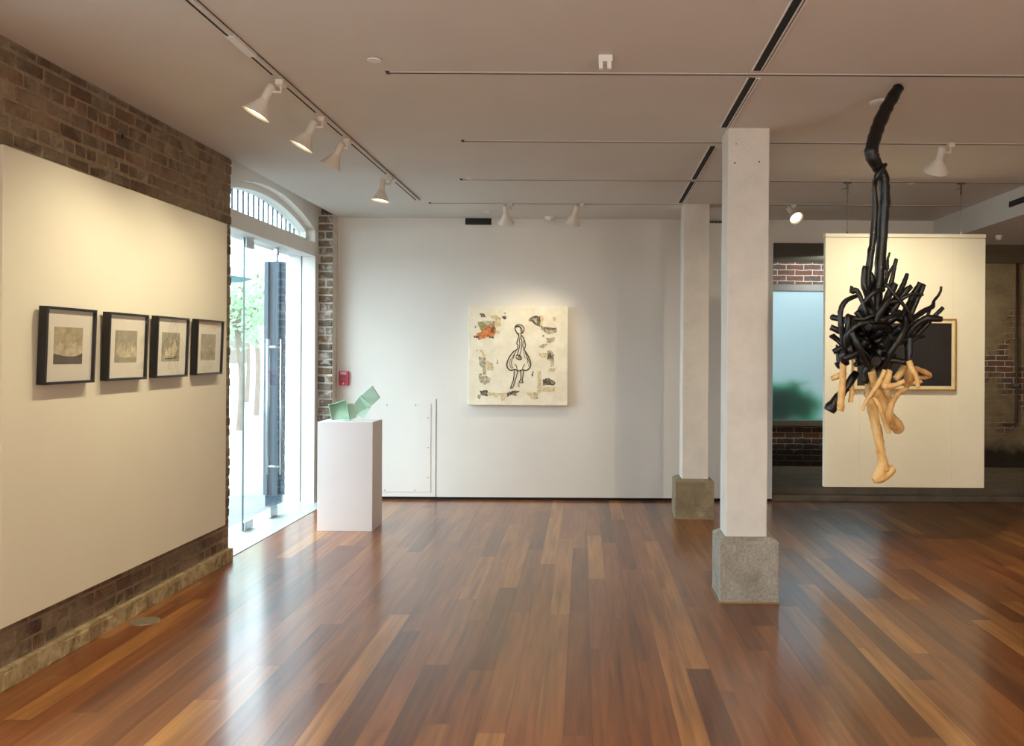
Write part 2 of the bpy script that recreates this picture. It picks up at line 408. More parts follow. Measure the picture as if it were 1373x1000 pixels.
def mb_bev(mb, x0, x1, y0, y1, z0, z1, b=.006):
    # a worn brick: box with pinched, jittered corners
    j = lambda: random.uniform(-.003, .003)
    xs = (x0, x1); ys = (y0, y1); zs = (z0, z1)
    bm = bmesh.new()
    vs = [bm.verts.new((x+j(), y+j(), z+j())) for z in zs for y in ys for x in xs]
    for f in ((0, 2, 3, 1), (4, 5, 7, 6), (0, 1, 5, 4), (1, 3, 7, 5), (3, 2, 6, 7), (2, 0, 4, 6)): bm.faces.new([vs[i] for i in f])
    bmesh.ops.bevel(bm, geom=bm.edges[:], offset=b, segments=1, affect='EDGES')
    bm.verts.index_update()
    mb.add([v.co.copy() for v in bm.verts], [[v.index for v in f.verts] for f in bm.faces]); bm.free()
m = MB(); courses(m, 'Y', 3.3, DY0+.004, .1, H, WX, .004, jag=True, skip=lambda a, b, z, w: z > .42 and w < 2.38 and b < 6.26)
m.build('brickwork', 'brick', wl)
m = MB(); courses(m, 'Y', 3.3, DY0+.0, 0, .1, WX+.036, .004, ch=.095, bl=.24, gap=.016)
m.box(WX-.011, WX+.026, 3.3, DY0-.01, 0, .092)
struct(m.build('base_course_left', 'basecourse'))  # pale brick base course projecting along the wall foot
m = MB().tube([(WX+.003, 5.03, 2.78), (WX+.004, 5.03, 2.78)], .014, 12)
m.build('wall_hole', 'dark', wl)
# far pier: brick end seen head on (faces the camera) and a strip of its side
m = MB(); courses(m, 'X', -2.858, -2.715, 0, H+.1, DY1, .016, ch=.083, bl=.3, jag=False, gap=.019)
courses(m, 'Y', DY1+.02, YB-.01, 0, H, WX-.02, .008, ch=.083, bl=.3, gap=.02)
m.build('brickwork', 'brick2', wl3)
# recess over the door: soffit, arch panel, beam, jambs
FX = -2.86
rs = struct(SB(XO, WX, DY0-.02, DY1+.02, 3.075, 3.2, 'ceiling', 'ceiling'))
struct(SB(XO, WX, .38, 3.32, 3.0, 3.2, 'ceiling', 'ceiling'))
w1 = bpy.data.objects.new('window_1', None); COL.objects.link(w1); struct(w1); w1.location = (FX, 7.86, 2.68)
def arch(cy, z0, a, side, rise, n=36):
    R = (a*a+rise*rise)/(2*rise); out = [(cy-a, z0)]
    for i in range(n+1):
        d = -a+2*a*i/n; out.append((cy+d*.9999, z0+side+rise-R+math.sqrt(R*R-d*d)))
    return out+[(cy+a, z0)]
A = arch(7.86, 2.68, 1.17, .13, .2); m = MB()
for (ya, za), (yb, zb) in zip(A, A[1:]):
    m.hexa([(-3.1, ya, za), (FX, ya, za), (FX, yb, zb), (-3.1, yb, zb), (-3.1, ya, 3.09), (FX, ya, 3.09), (FX, yb, 3.09), (-3.1, yb, 3.09)])
m.box(-3.1, FX, DY0, 6.69, 2.68, 3.09); m.box(-3.1, FX, 9.03, DY1, 2.68, 3.09)
m.build('arch_panel', 'white', w1)
# inner ring of the fanlight sash
A = arch(7.86, 2.68, 1.168, .128, .2); B = arch(7.86, 2.712, 1.115, .075, .168); m = MB()
for i in range(len(A)-1):
    a, b, c, d = A[i], A[i+1], B[i+1], B[i]
    m.hexa([(-3.06, a[0], a[1]), (-2.935, a[0], a[1]), (-2.935, b[0], b[1]), (-3.06, b[0], b[1]), (-3.06, d[0], d[1]), (-2.935, d[0], d[1]), (-2.935, c[0], c[1]), (-3.06, c[0], c[1])])
m.box(-3.06, -2.935, 6.70, 9.02, 2.68, 2.715)
m.build('window_frame', 'white', w1)
m = MB(); m.prism(arch(7.86, 2.712, 1.115, .075, .168), lambda p, t: (t, p[0], p[1]), -3.0, -2.992); m.build('window_pane', 'glass', w1)
m = MB()
for i in range(19):
    y = 6.80+i*.1175; dy = abs(y-7.86)/1.12
    m.box(-3.045, -3.03, y-.006, y+.006, 2.69, 2.80+.15*(1-dy*dy))
m.build('window_bars', 'blue', w1)
d1 = bpy.data.objects.new('door_1', None); COL.objects.link(d1); struct(d1); d1.location = (-3.0, 7.86, 0)
m = MB().box(-3.13, FX, DY0, DY1, 2.54, 2.68); m.build('lintel', 'white', d1, bevel=.004)
m = MB().box(-3.14, FX, 9.05, DY1+.01, 0, 2.54); m.build('door_jamb', 'white', d1, bevel=.003)
m = MB().box(-3.14, FX, DY0-.01, 6.66, 0, 2.54); m.build('door_jamb', 'white', d1, bevel=.003)
def pane(y0, y1, z0, z1, name):
    m = MB(); x0, x1 = -3.006, -2.994
    m.add([(x0, y0, z0), (x0, y1, z0), (x0, y1, z1), (x0, y0, z1)], [(0, 1, 2, 3)], 0)
    m.add([(x1, y0, z0), (x1, y1, z0), (x1, y1, z1), (x1, y0, z1)], [(0, 1, 2, 3)], 0)
    for a in (y0, y1): m.add([(x0, a, z0), (x1, a, z0), (x1, a, z1), (x0, a, z1)], [(0, 1, 2, 3)], 1)
    o = m.build(name, ['glass', 'glassedge'], d1); return o
pane(6.66, 7.555, .012, 2.54, 'glass_pane'); leaf = pane(7.562, 8.352, .03, 2.525, 'glass_leaf'); pane(8.36, 9.05, .012, 2.54, 'glass_pane')
def fit(y0, y1, z0, z1): m = MB().box(-3.018, -2.982, y0, y1, z0, z1); m.build('patch_fitting', 'steel', d1, bevel=.003)
fit(7.565, 7.75, .012, .085); fit(8.17, 8.35, .012, .10); fit(7.565, 7.74, 2.455, 2.53); fit(8.30, 8.352, 2.47, 2.53)
m = MB()
for x in (-2.935, -3.065): m.tube([(x, 8.29, .40), (x, 8.29, 1.675)], .013, 14)
for z in (.475, 1.60): m.tube([(-2.935, 8.29, z), (-3.065, 8.29, z)], .011, 12)
m.build('door_handle', 'steel', d1, smooth=True)
struct(SB(XO, -2.72, DY0, DY1+.01, -.1, .004, 'trim_1', 'marble'))
struct(SB(XO+.18, -2.72, DY0, DY1, .004, .006, 'trim_2', 'marble'))
# glazed opening added beside the camera, outside the frame, to let in daylight
d2 = bpy.data.objects.new('added_window', None); COL.objects.link(d2); struct(d2); d2.location = (-3.0, 1.85, 0)
MB().box(-3.005, -2.995, .4, 3.3, .05, 2.95).build('window_pane', 'glass', d2)
m = MB()
for a in (.4, 1.35, 2.3, 3.24): m.box(-3.05, -2.95, a, a+.06, 0, 3.0)
m.box(-3.05, -2.95, .4, 3.3, 0, .06); m.box(-3.05, -2.95, .4, 3.3, 2.94, 3.0); m.build('window_frame', 'white', d2)
struct(SB(XO, -2.72, .4, 3.3, -.1, .004, 'trim_3', 'marble'))

# back wall; the shade in the gap at its foot is coloured dark
GX = 1.906
wb = struct(SB(-2.715, GX, YB, YB+.2, .03, H, 'wall_back', 'wall'))
struct(SB(-2.715, GX, YB+.025, YB+.2, -.05, .032, 'shadow_gap_back', 'dark'))
struct(SB(GX-.15, GX, YB+.2, 11.3, 0, H, 'wall_inner', 'wall'))
struct(SB(-3.2, 7.0, -3.2, -3.0, 0, H+.2, 'wall_front', 'wall'))
struct(SB(7.0, 7.2, -3.2, 11.5, 0, H+.2, 'wall_right', 'wall'))
# dropped ceiling on the right and over the rear bay
bk = struct(SB(3.6, 7.0, -3.0, YB+.04, 2.745, H+.2, 'ceiling', 'ceiling'))
struct(SB(GX, 7.0, YB+.04, 11.5, 2.745, H+.2, 'ceiling', 'olive'))
struct(SB(GX, 3.6, YB, YB+.039, 2.745, H+.1, 'wall_back', 'wall'))
# low concrete step and rear floor
m = MB().box(GX, 7.0, YB+.03, YB+.17, 0, .062); struct(m.build('trim_4', 'step', bevel=.006))
m = MB().box(GX, 7.0, YB+.17, 11.32, 0, .13); struct(m.build('floor', 'step', bevel=.006))
# rear brick wall with a window opening
wx0, wx1, wz0, wz1 = 1.95, 3.75, .68, 2.46
m = MB(); m.box(GX-.2, 7.0, 11.3, 11.5, 0, wz0).box(GX-.2, 7.0, 11.3, 11.5, wz1, 3.0).box(GX-.2, wx0, 11.3, 11.5, wz0, wz1).box(wx1, 7.0, 11.3, 11.5, wz0, wz1)
struct(m.build('wall_rear', 'rear'))
w3 = bpy.data.objects.new('window_3', None); COL.objects.link(w3); struct(w3); w3.location = (2.8, 11.3, wz0)
m = MB(); m.box(wx0-.03, wx1+.03, 11.24, 11.36, wz1-.085, wz1).box(wx0-.03, wx1+.03, 11.24, 11.36, wz0-.03, wz0+.04).box(wx0-.03, wx0+.03, 11.24, 11.36, wz0, wz1).box(wx1-.03, wx1+.03, 11.24, 11.36, wz0, wz1)
m.build('window_frame', 'steelgrey', w3, bevel=.004)
MB().box(wx0, wx1, 11.30, 11.308, wz0, wz1).build('window_pane', 'frost', w3)

# ------------------------------------------------------------------ outside the door
struct(SB(-60, XO, -30, 90, -.25, -.06, 'ground', 'pave'))
struct(SB(XO, 12, 11.5, 90, -.25, -.06, 'ground', 'pave'))
# outer brick reveal painted white, just past the glass
m = MB(); courses(m, 'X', XO+.002, -3.142, 0, 2.6, DY1+.0, .014, ch=.083, bl=.3); m.build('reveal_bricks', 'whitebrick', wl3)
t = empty('steel_shutter', (-3.33, 9.2, -.06), 'blue grey ribbed steel shutter folded open outside the glass door', 'shutter')
X5 = [-3.44, -3.395, -3.345, -3.28, -3.222]
pts = [(X5[0], 9.20), (X5[1], 9.185), (X5[1]+.002, 9.225), (X5[2], 9.225), (X5[2]+.002, 9.185), (X5[3], 9.185), (X5[3]+.002, 9.225), (X5[4], 9.225), (X5[4], 9.25), (X5[0], 9.25)]
MB().prism(pts, lambda p, z: (p[0], p[1], z), .06, 2.5).build('shutter_panel', 'blue', t)
for z in (2.02, .98, .16): MB().box(-3.24, -3.205, 9.16, 9.2, z-.05, z+.05).build('hinge', 'blue', t)
MB().box(-3.42, -3.25, 9.205, 9.24, -.06, .06).build('shutter_foot', 'blue', t)
# cafe umbrella
ux, uy = -6.95, 14.6
t = empty('patio_umbrella', (ux, uy, -.06), 'teal patio umbrella standing on the bright paving beyond the glass door', 'umbrella')
MB().tube([(ux, uy, -.06), (ux, uy, 3.6)], .035, 10).build('pole', 'bark', t)
m = MB(); n = 8
ring = [(ux+1.25*math.cos(2*math.pi*i/n+.2), uy+1.25*math.sin(2*math.pi*i/n+.2), 2.95) for i in range(n)]
ring2 = [(x, y, z-.16) for x, y, z in ring]
m.add([(ux, uy, 3.55)]+ring+ring2, [(0, 1+i, 1+(i+1) % n) for i in range(n)]+[(1+i, 1+n+i, 1+n+(i+1) % n, 1+(i+1) % n) for i in range(n)])
m.build('canopy', 'teal', t)
MB().lathe([(0, 0), (.3, 0), (.3, .06), (.05, .1), (0, .1)], 20, Matrix.Translation((ux, uy, -.06))).build('umbrella_base', 'bark', t)
def tree(x, y, zc, r, label, seed):
    rd = random.Random(seed); t = empty('street_tree', (x, y, -.06), label, 'tree', 'trees beyond the glass door')
    m = MB(); m.tube(catmull([(x, y, -.06), (x+.05, y, zc*.4), (x-.05, y, zc*.8), (x, y, zc+r*.4)], 3), .07, 8)
    for k in range(5):
        a = rd.uniform(0, 6.28); m.tube([(x, y, zc*.75), (x+math.cos(a)*r*.6, y+math.sin(a)*r*.6, zc+rd.uniform(-.1, .5)*r)], [.04, .015], 6)
    m.build('trunk', 'bark', t)
    m = MB()
    for k in range(1300):
        d = Vector((rd.gauss(0, 1), rd.gauss(0, 1), rd.gauss(0, .8))).normalized()*r*rd.random()**.45
        c = Vector((x, y, zc))+d; q = Vector((rd.gauss(0, 1), rd.gauss(0, 1), rd.gauss(0, 1))).normalized(); p = q.orthogonal().normalized(); s = rd.uniform(.05, .1)
        m.add([c-q*s, c+p*s*.5, c+q*s, c-p*s*.5], [(0, 1, 2, 3)])
    m.build('foliage', 'leaf', t)
tree(-7.3, 18.2, 2.55, 1.0, 'leafy green tree nearest the umbrella outside the door', 1)
tree(-8.6, 22.5, 3.1, 1.25, 'pale green tree just behind the nearest one outside the door', 2)
tree(-11.2, 28.5, 3.3, 1.5, 'larger washed out tree farthest across the paving outside', 3)
t = empty('street_building', (-24, 44, -.06), 'pale overexposed building front far across the paving outside', 'building')
SB(-36, -12, 44, 50, -.06, 7, 'facade', 'facade', t)
for i in range(6):
    for z in (1.0, 4.2): SB(-33+i*3.6, -31.6+i*3.6, 43.97, 44.02, z, z+1.7, 'window', 'steelgrey', t)

# ------------------------------------------------------------------ ceiling tracks, slots
def cross_track(name, Y, x0, x1, label):
    t = empty(name, ((x0+x1)/2, Y, H), label, 'ceiling track')
    MB().box(x0, x1, Y-.008, Y+.014, H-.003, H+.002).build('track_rail', 'ceiling', t)
    MB().box(x0, x1, Y+.006, Y+.013, H-.0055, H+.001).build('track_slot', 'slot', t)
    MB().box(x0-.02, x0, Y-.018, Y+.018, H-.007, H+.002).build('end_cap', 'slot', t)
cross_track('ceiling_track', 4.49, -1.045, 3.55, 'thin recessed ceiling track nearest the viewer, crossing above the small sensor box')
cross_track('ceiling_track', 5.93, -.875, 3.55, 'thin recessed ceiling track crossing the top of the front white post')
cross_track('ceiling_track', 7.24, -1.08, 3.55, 'thin ceiling track from which the white display panel hangs')
cross_track('ceiling_track', 8.38, -1.55, 3.55, 'thin ceiling track carrying the two lamps before the figure canvas')
def side_slot(Y0, Y1, label):
    t = empty('linear_air_slot', (.82, (Y0+Y1)/2, H), label, 'air slot')
    MB().box(.790, .796, Y0, Y1, H-.006, H+.002).box(.834, .858, Y0, Y1, H-.006, H+.002).build('slot_flange', 'white', t)
    MB().box(.796, .834, Y0, Y1, H-.003, H+.002).build('slot_opening', 'dark', t)
    MB().box(.842, .846, Y0, Y1, H-.007, H+.001).build('slot_vane', 'slot', t)
    return t
side_slot(2.6, 4.43, 'dark linear air slot running off the top edge of the ceiling')
side_slot(4.55, 5.54, 'short dark linear air slot ending just before the front white post')
side_slot(6.05, 7.18, 'dark linear air slot just behind the top of the front white post')
side_slot(7.30, 8.30, 'dark linear air slot ending at the rear white post')
TX = -1.64
t = empty('lighting_track', (TX, 5.4, H), 'long white lighting track over the left display board carrying four lamps', 'lighting track')
MB().box(TX-.018, TX+.018, 2.0, 8.2, H-.016, H).build('track_rail', 'ceiling', t)
for a, b in ((2.0, 3.95), (4.22, 4.5), (4.72, 5.2), (5.42, 5.75), (5.95, 6.98), (7.3, 8.15)):
    MB().box(TX-.013, TX-.003, a, b, H-.0175, H-.010).build('track_slot', 'dark', t)
MB().box(TX-.02, TX+.02, 3.95, 4.22, H-.02, H).build('track_joiner', 'white', t)
MB().box(TX+.018, TX+.022, 2.0, 8.2, H-.003, H).build('track_shadow', 'slot', t)  # dark strip paints the rail's shadow line on the ceiling

# ------------------------------------------------------------------ spot lamps
def lamp(at_xyz, aim, label, group, off=(-.05, 0, 0), bulb='bulb', energy=0, size=105, blend=1, color=(1, .88, .64), dia=.15, lightoff=None, radius=.035):
    P = Vector(at_xyz); t = empty('track_lamp', P, label, 'spotlight', group)
    d = (Vector(aim)-P).normalized()
    pivot = P+Vector(off)+Vector((0, 0, -.055))
    MB().box(P.x-.02, P.x+.02, P.y-.03, P.y+.03, P.z-.03, P.z).build('track_adapter', 'lamp', t, bevel=.003)
    MB().tube([P+Vector((0, 0, -.028)), P+Vector((0, 0, -.06)), pivot+Vector((0, 0, -.005))], .008, 8).build('lamp_bracket', 'lamp', t)
    R = d.to_track_quat('Z', 'Y').to_matrix().to_4x4(); mt = Matrix.Translation(pivot) @ R
    MB().lathe([(0, -.035), (.018, -.035), (.024, -.028), (.024, .055), (.022, .062)], 24, mt).build('lamp_neck', 'lamp', t, smooth=True)
    r = dia/2; L = .14
    prof = [(.023, .05), (.03, .065), (r*.62, .098), (r*.86, L-.012), (r, L), (r+.001, L+.004), (r-.004, L+.004), (r*.84, L-.01), (r*.58, .098), (.02, .066)]
    MB().lathe(prof, 32, mt).build('lamp_shade', 'lamp', t, smooth=True)
    MB().lathe([(0, L-.008), (r*.5, L-.009), (r*.8, L-.016), (r*.5, .09), (.01, .068)], 24, mt).build('bulb', bulb, t, smooth=True)
    if energy:
        ld = bpy.data.lights.new('spot', 'SPOT'); ld.energy = energy; ld.spot_size = math.radians(size); ld.spot_blend = blend
        ld.color = color; ld.shadow_soft_size = radius
        lo = bpy.data.objects.new('lamp_light', ld); COL.objects.link(lo)
        lo.matrix_world = Matrix.Translation(pivot+d*(L+.02)) @ d.to_track_quat('-Z', 'Y').to_matrix().to_4x4()
        lo.parent = t; lo.matrix_parent_inverse = Matrix.Translation(P).inverted()
    return t
LG = 'lamps along the left lighting track'
zt = H-.014
EL = 37
lamp((TX, 4.60, zt), (-2.64, 4.35, 0.95), 'white bell lamp with glowing rim nearest the viewer on the left track', LG, (-.06, 0, 0), energy=EL)
lamp((TX, 5.31, zt), (-2.64, 5.1, 0.95), 'white bell lamp with glowing rim, second along the left track', LG, (-.06, 0, 0), energy=EL)
lamp((TX, 5.85, zt), (-2.64, 5.95, 1.0), 'white bell lamp third along the left track, its rim unlit from here', LG, (-.05, 0, 0), energy=EL*.6)
lamp((TX, 7.09, zt), (-1.85, 7.0, 1.0), 'white bell lamp pointing straight down at the far end of the left track', LG, (-.065, 0, 0), energy=8)
BG = 'lamps before the back wall'
lamp((-.79, 8.38, H), (-.80, 9.3, 1.5), 'white bell lamp beside the black wall vent, above the figure canvas', BG, (-.05, 0, 0), energy=12, size=70)
lamp((-.115, 8.38, H), (-.62, 9.3, 1.35), 'white bell lamp over the right edge of the figure canvas', BG, (-.05, 0, 0), energy=28, size=64)
lamp((2.40, 5.93, H), (2.40, 7.2, 1.2), 'large white bell lamp on the ceiling in front of the hanging panel', None, (-.06, 0, 0), energy=78, size=125, dia=.17)
lamp((1.90, 8.38, H), (2.9, 6.0, 0.7), 'glaring lit lamp shining toward the viewer left of the hanging panel', None, (-.04, -.03, 0), bulb='bulbhot', energy=10, size=60, dia=.14)
# unseen lamps added to brighten the room and the rear bay
GO = 'added lamps outside the view'
lamp((TX, 2.5, zt), (-2.7, 2.9, 1.2), 'bell lamp added to the left track outside the view', GO, (-.05, 0, 0), energy=25)
for x, y, e in ((-.5, 1.0, 90), (2.6, 2.2, 60), (.6, -1.2, 90), (5.3, 5.0, 40)):
    lamp((x, y, H if x < 3.6 else 2.745), (x+.1, y+.1, 0), 'bell lamp added on the ceiling behind the viewer as fill light', GO, (-.05, 0, 0), energy=e, size=120, blend=1)
lamp((3.05, 10.2, 2.745), (3.0, 11.3, 2.3), 'bell lamp added in the rear bay, hidden by the hanging panel', GO, (-.05, 0, 0), energy=44, size=150, blend=1, color=(.82, .92, 1))  # added to light the brick above the rear window
lamp((4.05, 10.0, 2.745), (4.5, 11.3, 1.5), 'bell lamp added in the rear bay, hidden by the right end of the hanging panel', GO, (-.05, 0, 0), energy=30, size=150, blend=1)  # added to brighten the right part of the rear wall
lamp((1.2, 2.8, H), (1.55, 4.7, 1.6), 'bell lamp added on the ceiling above the viewer to light the branches', GO, (-.05, 0, 0), energy=30, size=60)  # added out of view for the branch sculpture

for x in (-.9, 2.2):  # unseen globes added to brighten the ceiling and the room
    t = empty('fill_globe', (x, -.7, 1.95), 'round globe lamp added behind the viewer as fill light', 'pendant lamp', GO)
    MB().tube([(x, -.7, H), (x, -.7, 2.12)], .006, 8).build('cord', 'wire', t)
    R_ = .16; MB().lathe([(max(R_*math.sin(math.pi*k/12), 1e-4), 1.95+R_*math.cos(math.pi*k/12)) for k in range(13)], 24, Matrix.Translation((x, -.7, 0))).build('globe', 'bulb', t, smooth=True)
    ld = bpy.data.lights.new('globe_light', 'POINT'); ld.energy = 100; ld.color = (1, .94, .86); ld.shadow_soft_size = .17
    lo = bpy.data.objects.new('globe_light', ld); COL.objects.link(lo); lo.parent = t; lo.location = (0, .0, -.33)
# ------------------------------------------------------------------ small ceiling things
p = at(502, 74.5, 4.30)
t = empty('ceiling_disc', (p.x, p.y, H), 'small white round cover plate on the ceiling near the left lighting track', 'ceiling plate')
MB().lathe([(0, -.008), (.034, -.008), (.036, -.005), (.036, -.003)], 28, Matrix.Translation((p.x, 4.30, H))).build('cover_plate', 'white', t)
MB().lathe([(.0, -.003), (.033, -.003), (.033, 0)], 28, Matrix.Translation((p.x+.003, 4.305, H))).build('shadow_gap', 'dark', t)
p = at(812, 85, 4.55); x, y = at(812, 76, 4.24).x, 4.24
t = empty('occupancy_sensor', (x, y, H), 'small white ceiling sensor box with two stubby prongs', 'sensor')
MB().box(x-.034, x+.034, y-.03, y+.03, H-.032, H).build('sensor_box', 'white', t, bevel=.003)
for s in (-1, 1): MB().box(x+s*.02-.012, x+s*.02+.008, y-.028, y+.0, H-.066, H-.03, mat=None).build('prong', 'white', t, bevel=.003)
t = empty('ceiling_ring', (1.64, 4.97, H), 'pale oval ceiling fitting partly behind the black log', 'ceiling fitting')
MB().lathe([(.02, -.012), (.07, -.013), (.085, -.008), (.088, -.001)], 28, Matrix.Translation((1.64, 4.97, H))).build('cover_plate', 'ceiling', t, smooth=True)
MB().lathe([(0, -.02), (.02, -.02), (.02, -.012)], 20, Matrix.Translation((1.64, 4.97, H))).build('sprinkler_cap', 'white', t)
for (px_, py_, r, lab) in ((1222, 245, .035, 'small round ceiling plate above the hanging display panel'), (653.5, 283.5, .045, 'flat round ceiling plate above the black wall vent'), (737.5, 292.5, .06, 'low dome ceiling detector between the two lamps by the back wall'), (630, 238.5, .03, 'small round ceiling plate at the left end of the third track')):
    p = at(px_, py_, 1); Y = (H-EYE)/((p.z-EYE)); Y = min(Y, 9.2); q = at(px_, py_, Y)
    o = MB().lathe([(0, -.012 if r < .06 else -.04), (r*.7, -.011 if r < .06 else -.03), (r, -.003), (r, 0)], 24, Matrix.Translation((q.x, Y, H))).build('ceiling_plate' if r < .06 else 'smoke_detector', 'white', smooth=True, loc=(q.x, Y, H))
    tag(o, lab, 'ceiling plate' if r < .06 else 'detector')
q = at(1339, 313, 8.67)
o = MB().lathe([(0, -.05), (.02, -.045), (.03, -.02), (.03, 0)], 20, Matrix.Translation((q.x, 8.67, 2.745))).build('ceiling_sensor', 'white', smooth=True, loc=(q.x, 8.67, 2.745))
tag(o, 'tiny white sensor under the lowered ceiling right of the hanging panel', 'sensor')
# vent slot in the bulkhead
t = empty('bulkhead_vent', (3.6, 7.1, 2.868), 'black slot vent in the white bulkhead at the right edge', 'vent')
MB().box(3.594, 3.602, 6.3, 7.62, 2.842, 2.892).build('vent_opening', 'vent', t)
MB().box(3.590, 3.598, 6.3, 7.62, 2.864, 2.868).build('vent_vane', 'slot', t)

# ------------------------------------------------------------------ posts with concrete bases
def post(bx0, bx1, by0, by1, bh, cx0, cx1, cy0, cy1, label, blabel, mat='concrete', holes=()):
    t = empty('square_post', ((cx0+cx1)/2, (cy0+cy1)/2, 0), label, 'post')
    c = .038; m = MB(); z0 = 0
    zc = bh-.022
    vs = [(bx0, by0), (bx1, by0), (bx1, by1), (bx0, by1)]; ii = [(bx0+c, by0+c), (bx1-c, by0+c), (bx1-c, by1-c), (bx0+c, by1-c)]
    V = [(x, y, 0) for x, y in vs]+[(x, y, zc) for x, y in vs]+[(x, y, bh) for x, y in ii]
    m.add(V, [(0, 3, 2, 1), (8, 9, 10, 11)]+[(i, (i+1) % 4, 4+(i+1) % 4, 4+i) for i in range(4)]+[(4+i, 4+(i+1) % 4, 8+(i+1) % 4, 8+i) for i in range(4)])
    o = m.build('concrete_base', mat, t, bevel=.006); o['label'] = blabel
    m = MB(); n = 10; vs = []
    for k in range(n+1):
        z = bh-.01+(H-bh+.01)*k/n; j = lambda: random.uniform(-.0022, .0022)
        vs += [(cx0+j(), cy0+j(), z), (cx1+j(), cy0+j(), z), (cx1+j(), cy1+j(), z), (cx0+j(), cy1+j(), z)]
    m.add(vs, [(4*k+i, 4*k+(i+1) % 4, 4*k+4+(i+1) % 4, 4*k+4+i) for k in range(n) for i in range(4)])
    m.build('post_shaft', 'col', t, bevel=.008)
    for hx, hz, r in holes: MB().tube([(hx, cy0-.0045, hz), (hx, cy0+.01, hz)], r, 10).build('screw_hole', 'dark', t)
    MB().box(bx0-.008, bx1+.004, by0-.008, by0+.002, 0, .009).box(bx0-.008, bx0+.002, by0, by1, 0, .009).build('wood_trim', 'tanwood', t)
hz = lambda x, y: (at(x, y, 5.56).x, at(x, y, 5.56).z)
post(.803, 1.172, 5.50, 5.87, .405, .846, 1.108, 5.56, 5.82, 'tall white square post on the nearer pale grey concrete base', 'rough grey concrete base block',
     holes=[(*hz(985, 218.5), .0055), (*hz(1018, 217), .0045), (*hz(987, 193), .003)])
post(.785, 1.152, 8.30, 8.67, .375, .852, 1.103, 8.36, 8.61, 'tall white square post on the farther brown concrete base near the back wall', 'brown stained concrete base block', 'concrete2')

# ------------------------------------------------------------------ left display board and four framed prints
BX = -2.64
o = MB().box(WX+.001, BX, 3.93, 6.34, .305, 2.472).build('display_board', 'board', bevel=.002, loc=(-2.67, 5.13, .305))
tag(o, 'large cream display board fixed over the left brick wall', 'display board')
def framed(y0, y1, z0, z1, label, prt, depth=.042):
    # built in local space: origin at bottom centre on the board, leaning forward at the top
    yc = (y0+y1)/2; w = y1-y0; h = z1-z0
    t = empty('framed_print', (BX, yc, z0), label, 'framed picture', 'framed prints on the left board')
    lean = Matrix.Translation((BX+.003, yc, z0)) @ Matrix.Rotation(math.radians(1.9), 4, 'Y')
    fw = .013
    def lb(m, x0, x1, a, b, c, d, mi=0): m.box(x0, x1, a, b, c, d, mi, lean)
    m = MB(); lb(m, 0, depth, -w/2, -w/2+fw, 0, h); lb(m, 0, depth, w/2-fw, w/2, 0, h); lb(m, 0, depth, -w/2+fw, w/2-fw, 0, fw); lb(m, 0, depth, -w/2+fw, w/2-fw, h-fw, h)
    m.build('picture_frame', 'black', t, bevel=.0012)
    m = MB(); lb(m, .004, depth-.016, -w/2+fw, w/2-fw, fw, h-fw); m.build('mat_board', 'mat', t)
    a0, a1, c0, c1 = -w/2+.083, w/2-.097, .098, h-.096; xb = depth-.016
    P = bpy.data.objects.new('print', None)
    def poly(name, pts, x, mat, par):
        m = MB(); m.prism([(a0+(a1-a0)*p[0], c0+(c1-c0)*p[1]) for p in pts], lambda p, s: lean @ Vector((s, p[0], p[1])), xb-.001, xb+x)
        return m.build(name, mat, par)
    base = poly('print_image', [(0, 0), (1, 0), (1, 1), (0, 1)], .0008, prt[0], t)
    for nm, pts, mat in prt[1]: 
        q = poly(nm, pts, .0016, mat, base)
        q.matrix_parent_inverse = base.matrix_world.inverted() if False else Matrix()
        q.parent = base; q.matrix_parent_inverse = Matrix.Translation(t.location).inverted() @ Matrix() if False else Matrix()
    m = MB(); lb(m, depth-.008, depth-.006, -w/2+fw, w/2-fw, fw, h-fw); m.build('picture_glass', 'picglass', t)
    return t
cliff = [(0, .28), (.15, .25), (.4, .21), (.7, .2), (.88, .24), (1, .30), (1, .42), (.94, .5), (.88, .55), (.84, .47), (.76, .6), (.68, .56), (.6, .66), (.5, .58), (.42, .64), (.3, .52), (.22, .58), (.12, .5), (.05, .48), (0, .38)]
sea = [(0, 0), (1, 0), (1, .30), (.88, .24), (.7, .2), (.4, .21), (.15, .25), (0, .28)]
berg = [(.03, .2), (.2, .17), (.4, .14), (.62, .16), (.8, .15), (.97, .2), (.97, .36), (.9, .55), (.84, .4), (.78, .62), (.7, .44), (.62, .66), (.55, .46), (.5, .36), (.4, .6), (.34, .42), (.27, .64), (.2, .46), (.15, .62), (.08, .4)]
sail = [(.12, .12), (.8, .12), (.92, .25), (.88, .5), (.72, .78), (.6, .6), (.5, .45), (.4, .5), (.33, .34), (.24, .46), (.18, .3)]
arcd = [(.8, .1), (.9, .2), (.93, .4), (.85, .62), (.7, .8), (.8, .58), (.85, .38), (.8, .22), (.66, .14), (.2, .12), (.2, .07)]
mist = [(0, .32), (.1, .26), (.3, .34), (.5, .28), (.75, .33), (1, .3), (1, .45), (.85, .52), (.7, .44), (.55, .6), (.4, .56), (.3, .42), (.15, .5), (0, .42)]
framed(4.168, 4.586, 1.390, 1.766, 'black framed print of a pale cliff above a dark band, nearest the viewer', ('sky1', [('pale_cliff', cliff, 'land'), ('dark_water', sea, 'sea')]))
framed(4.711, 5.122, 1.392, 1.764, 'black framed print of jagged pale peaks, between the dark-banded print and the arch-shaped one', ('sky2', [('pale_peaks', berg, 'land')]))
framed(5.232, 5.640, 1.394, 1.766, 'black framed print of a curved dark arc over pale forms, second from the doorway', ('sky2', [('pale_form', sail, 'land'), ('dark_arc', arcd, 'sea')]))
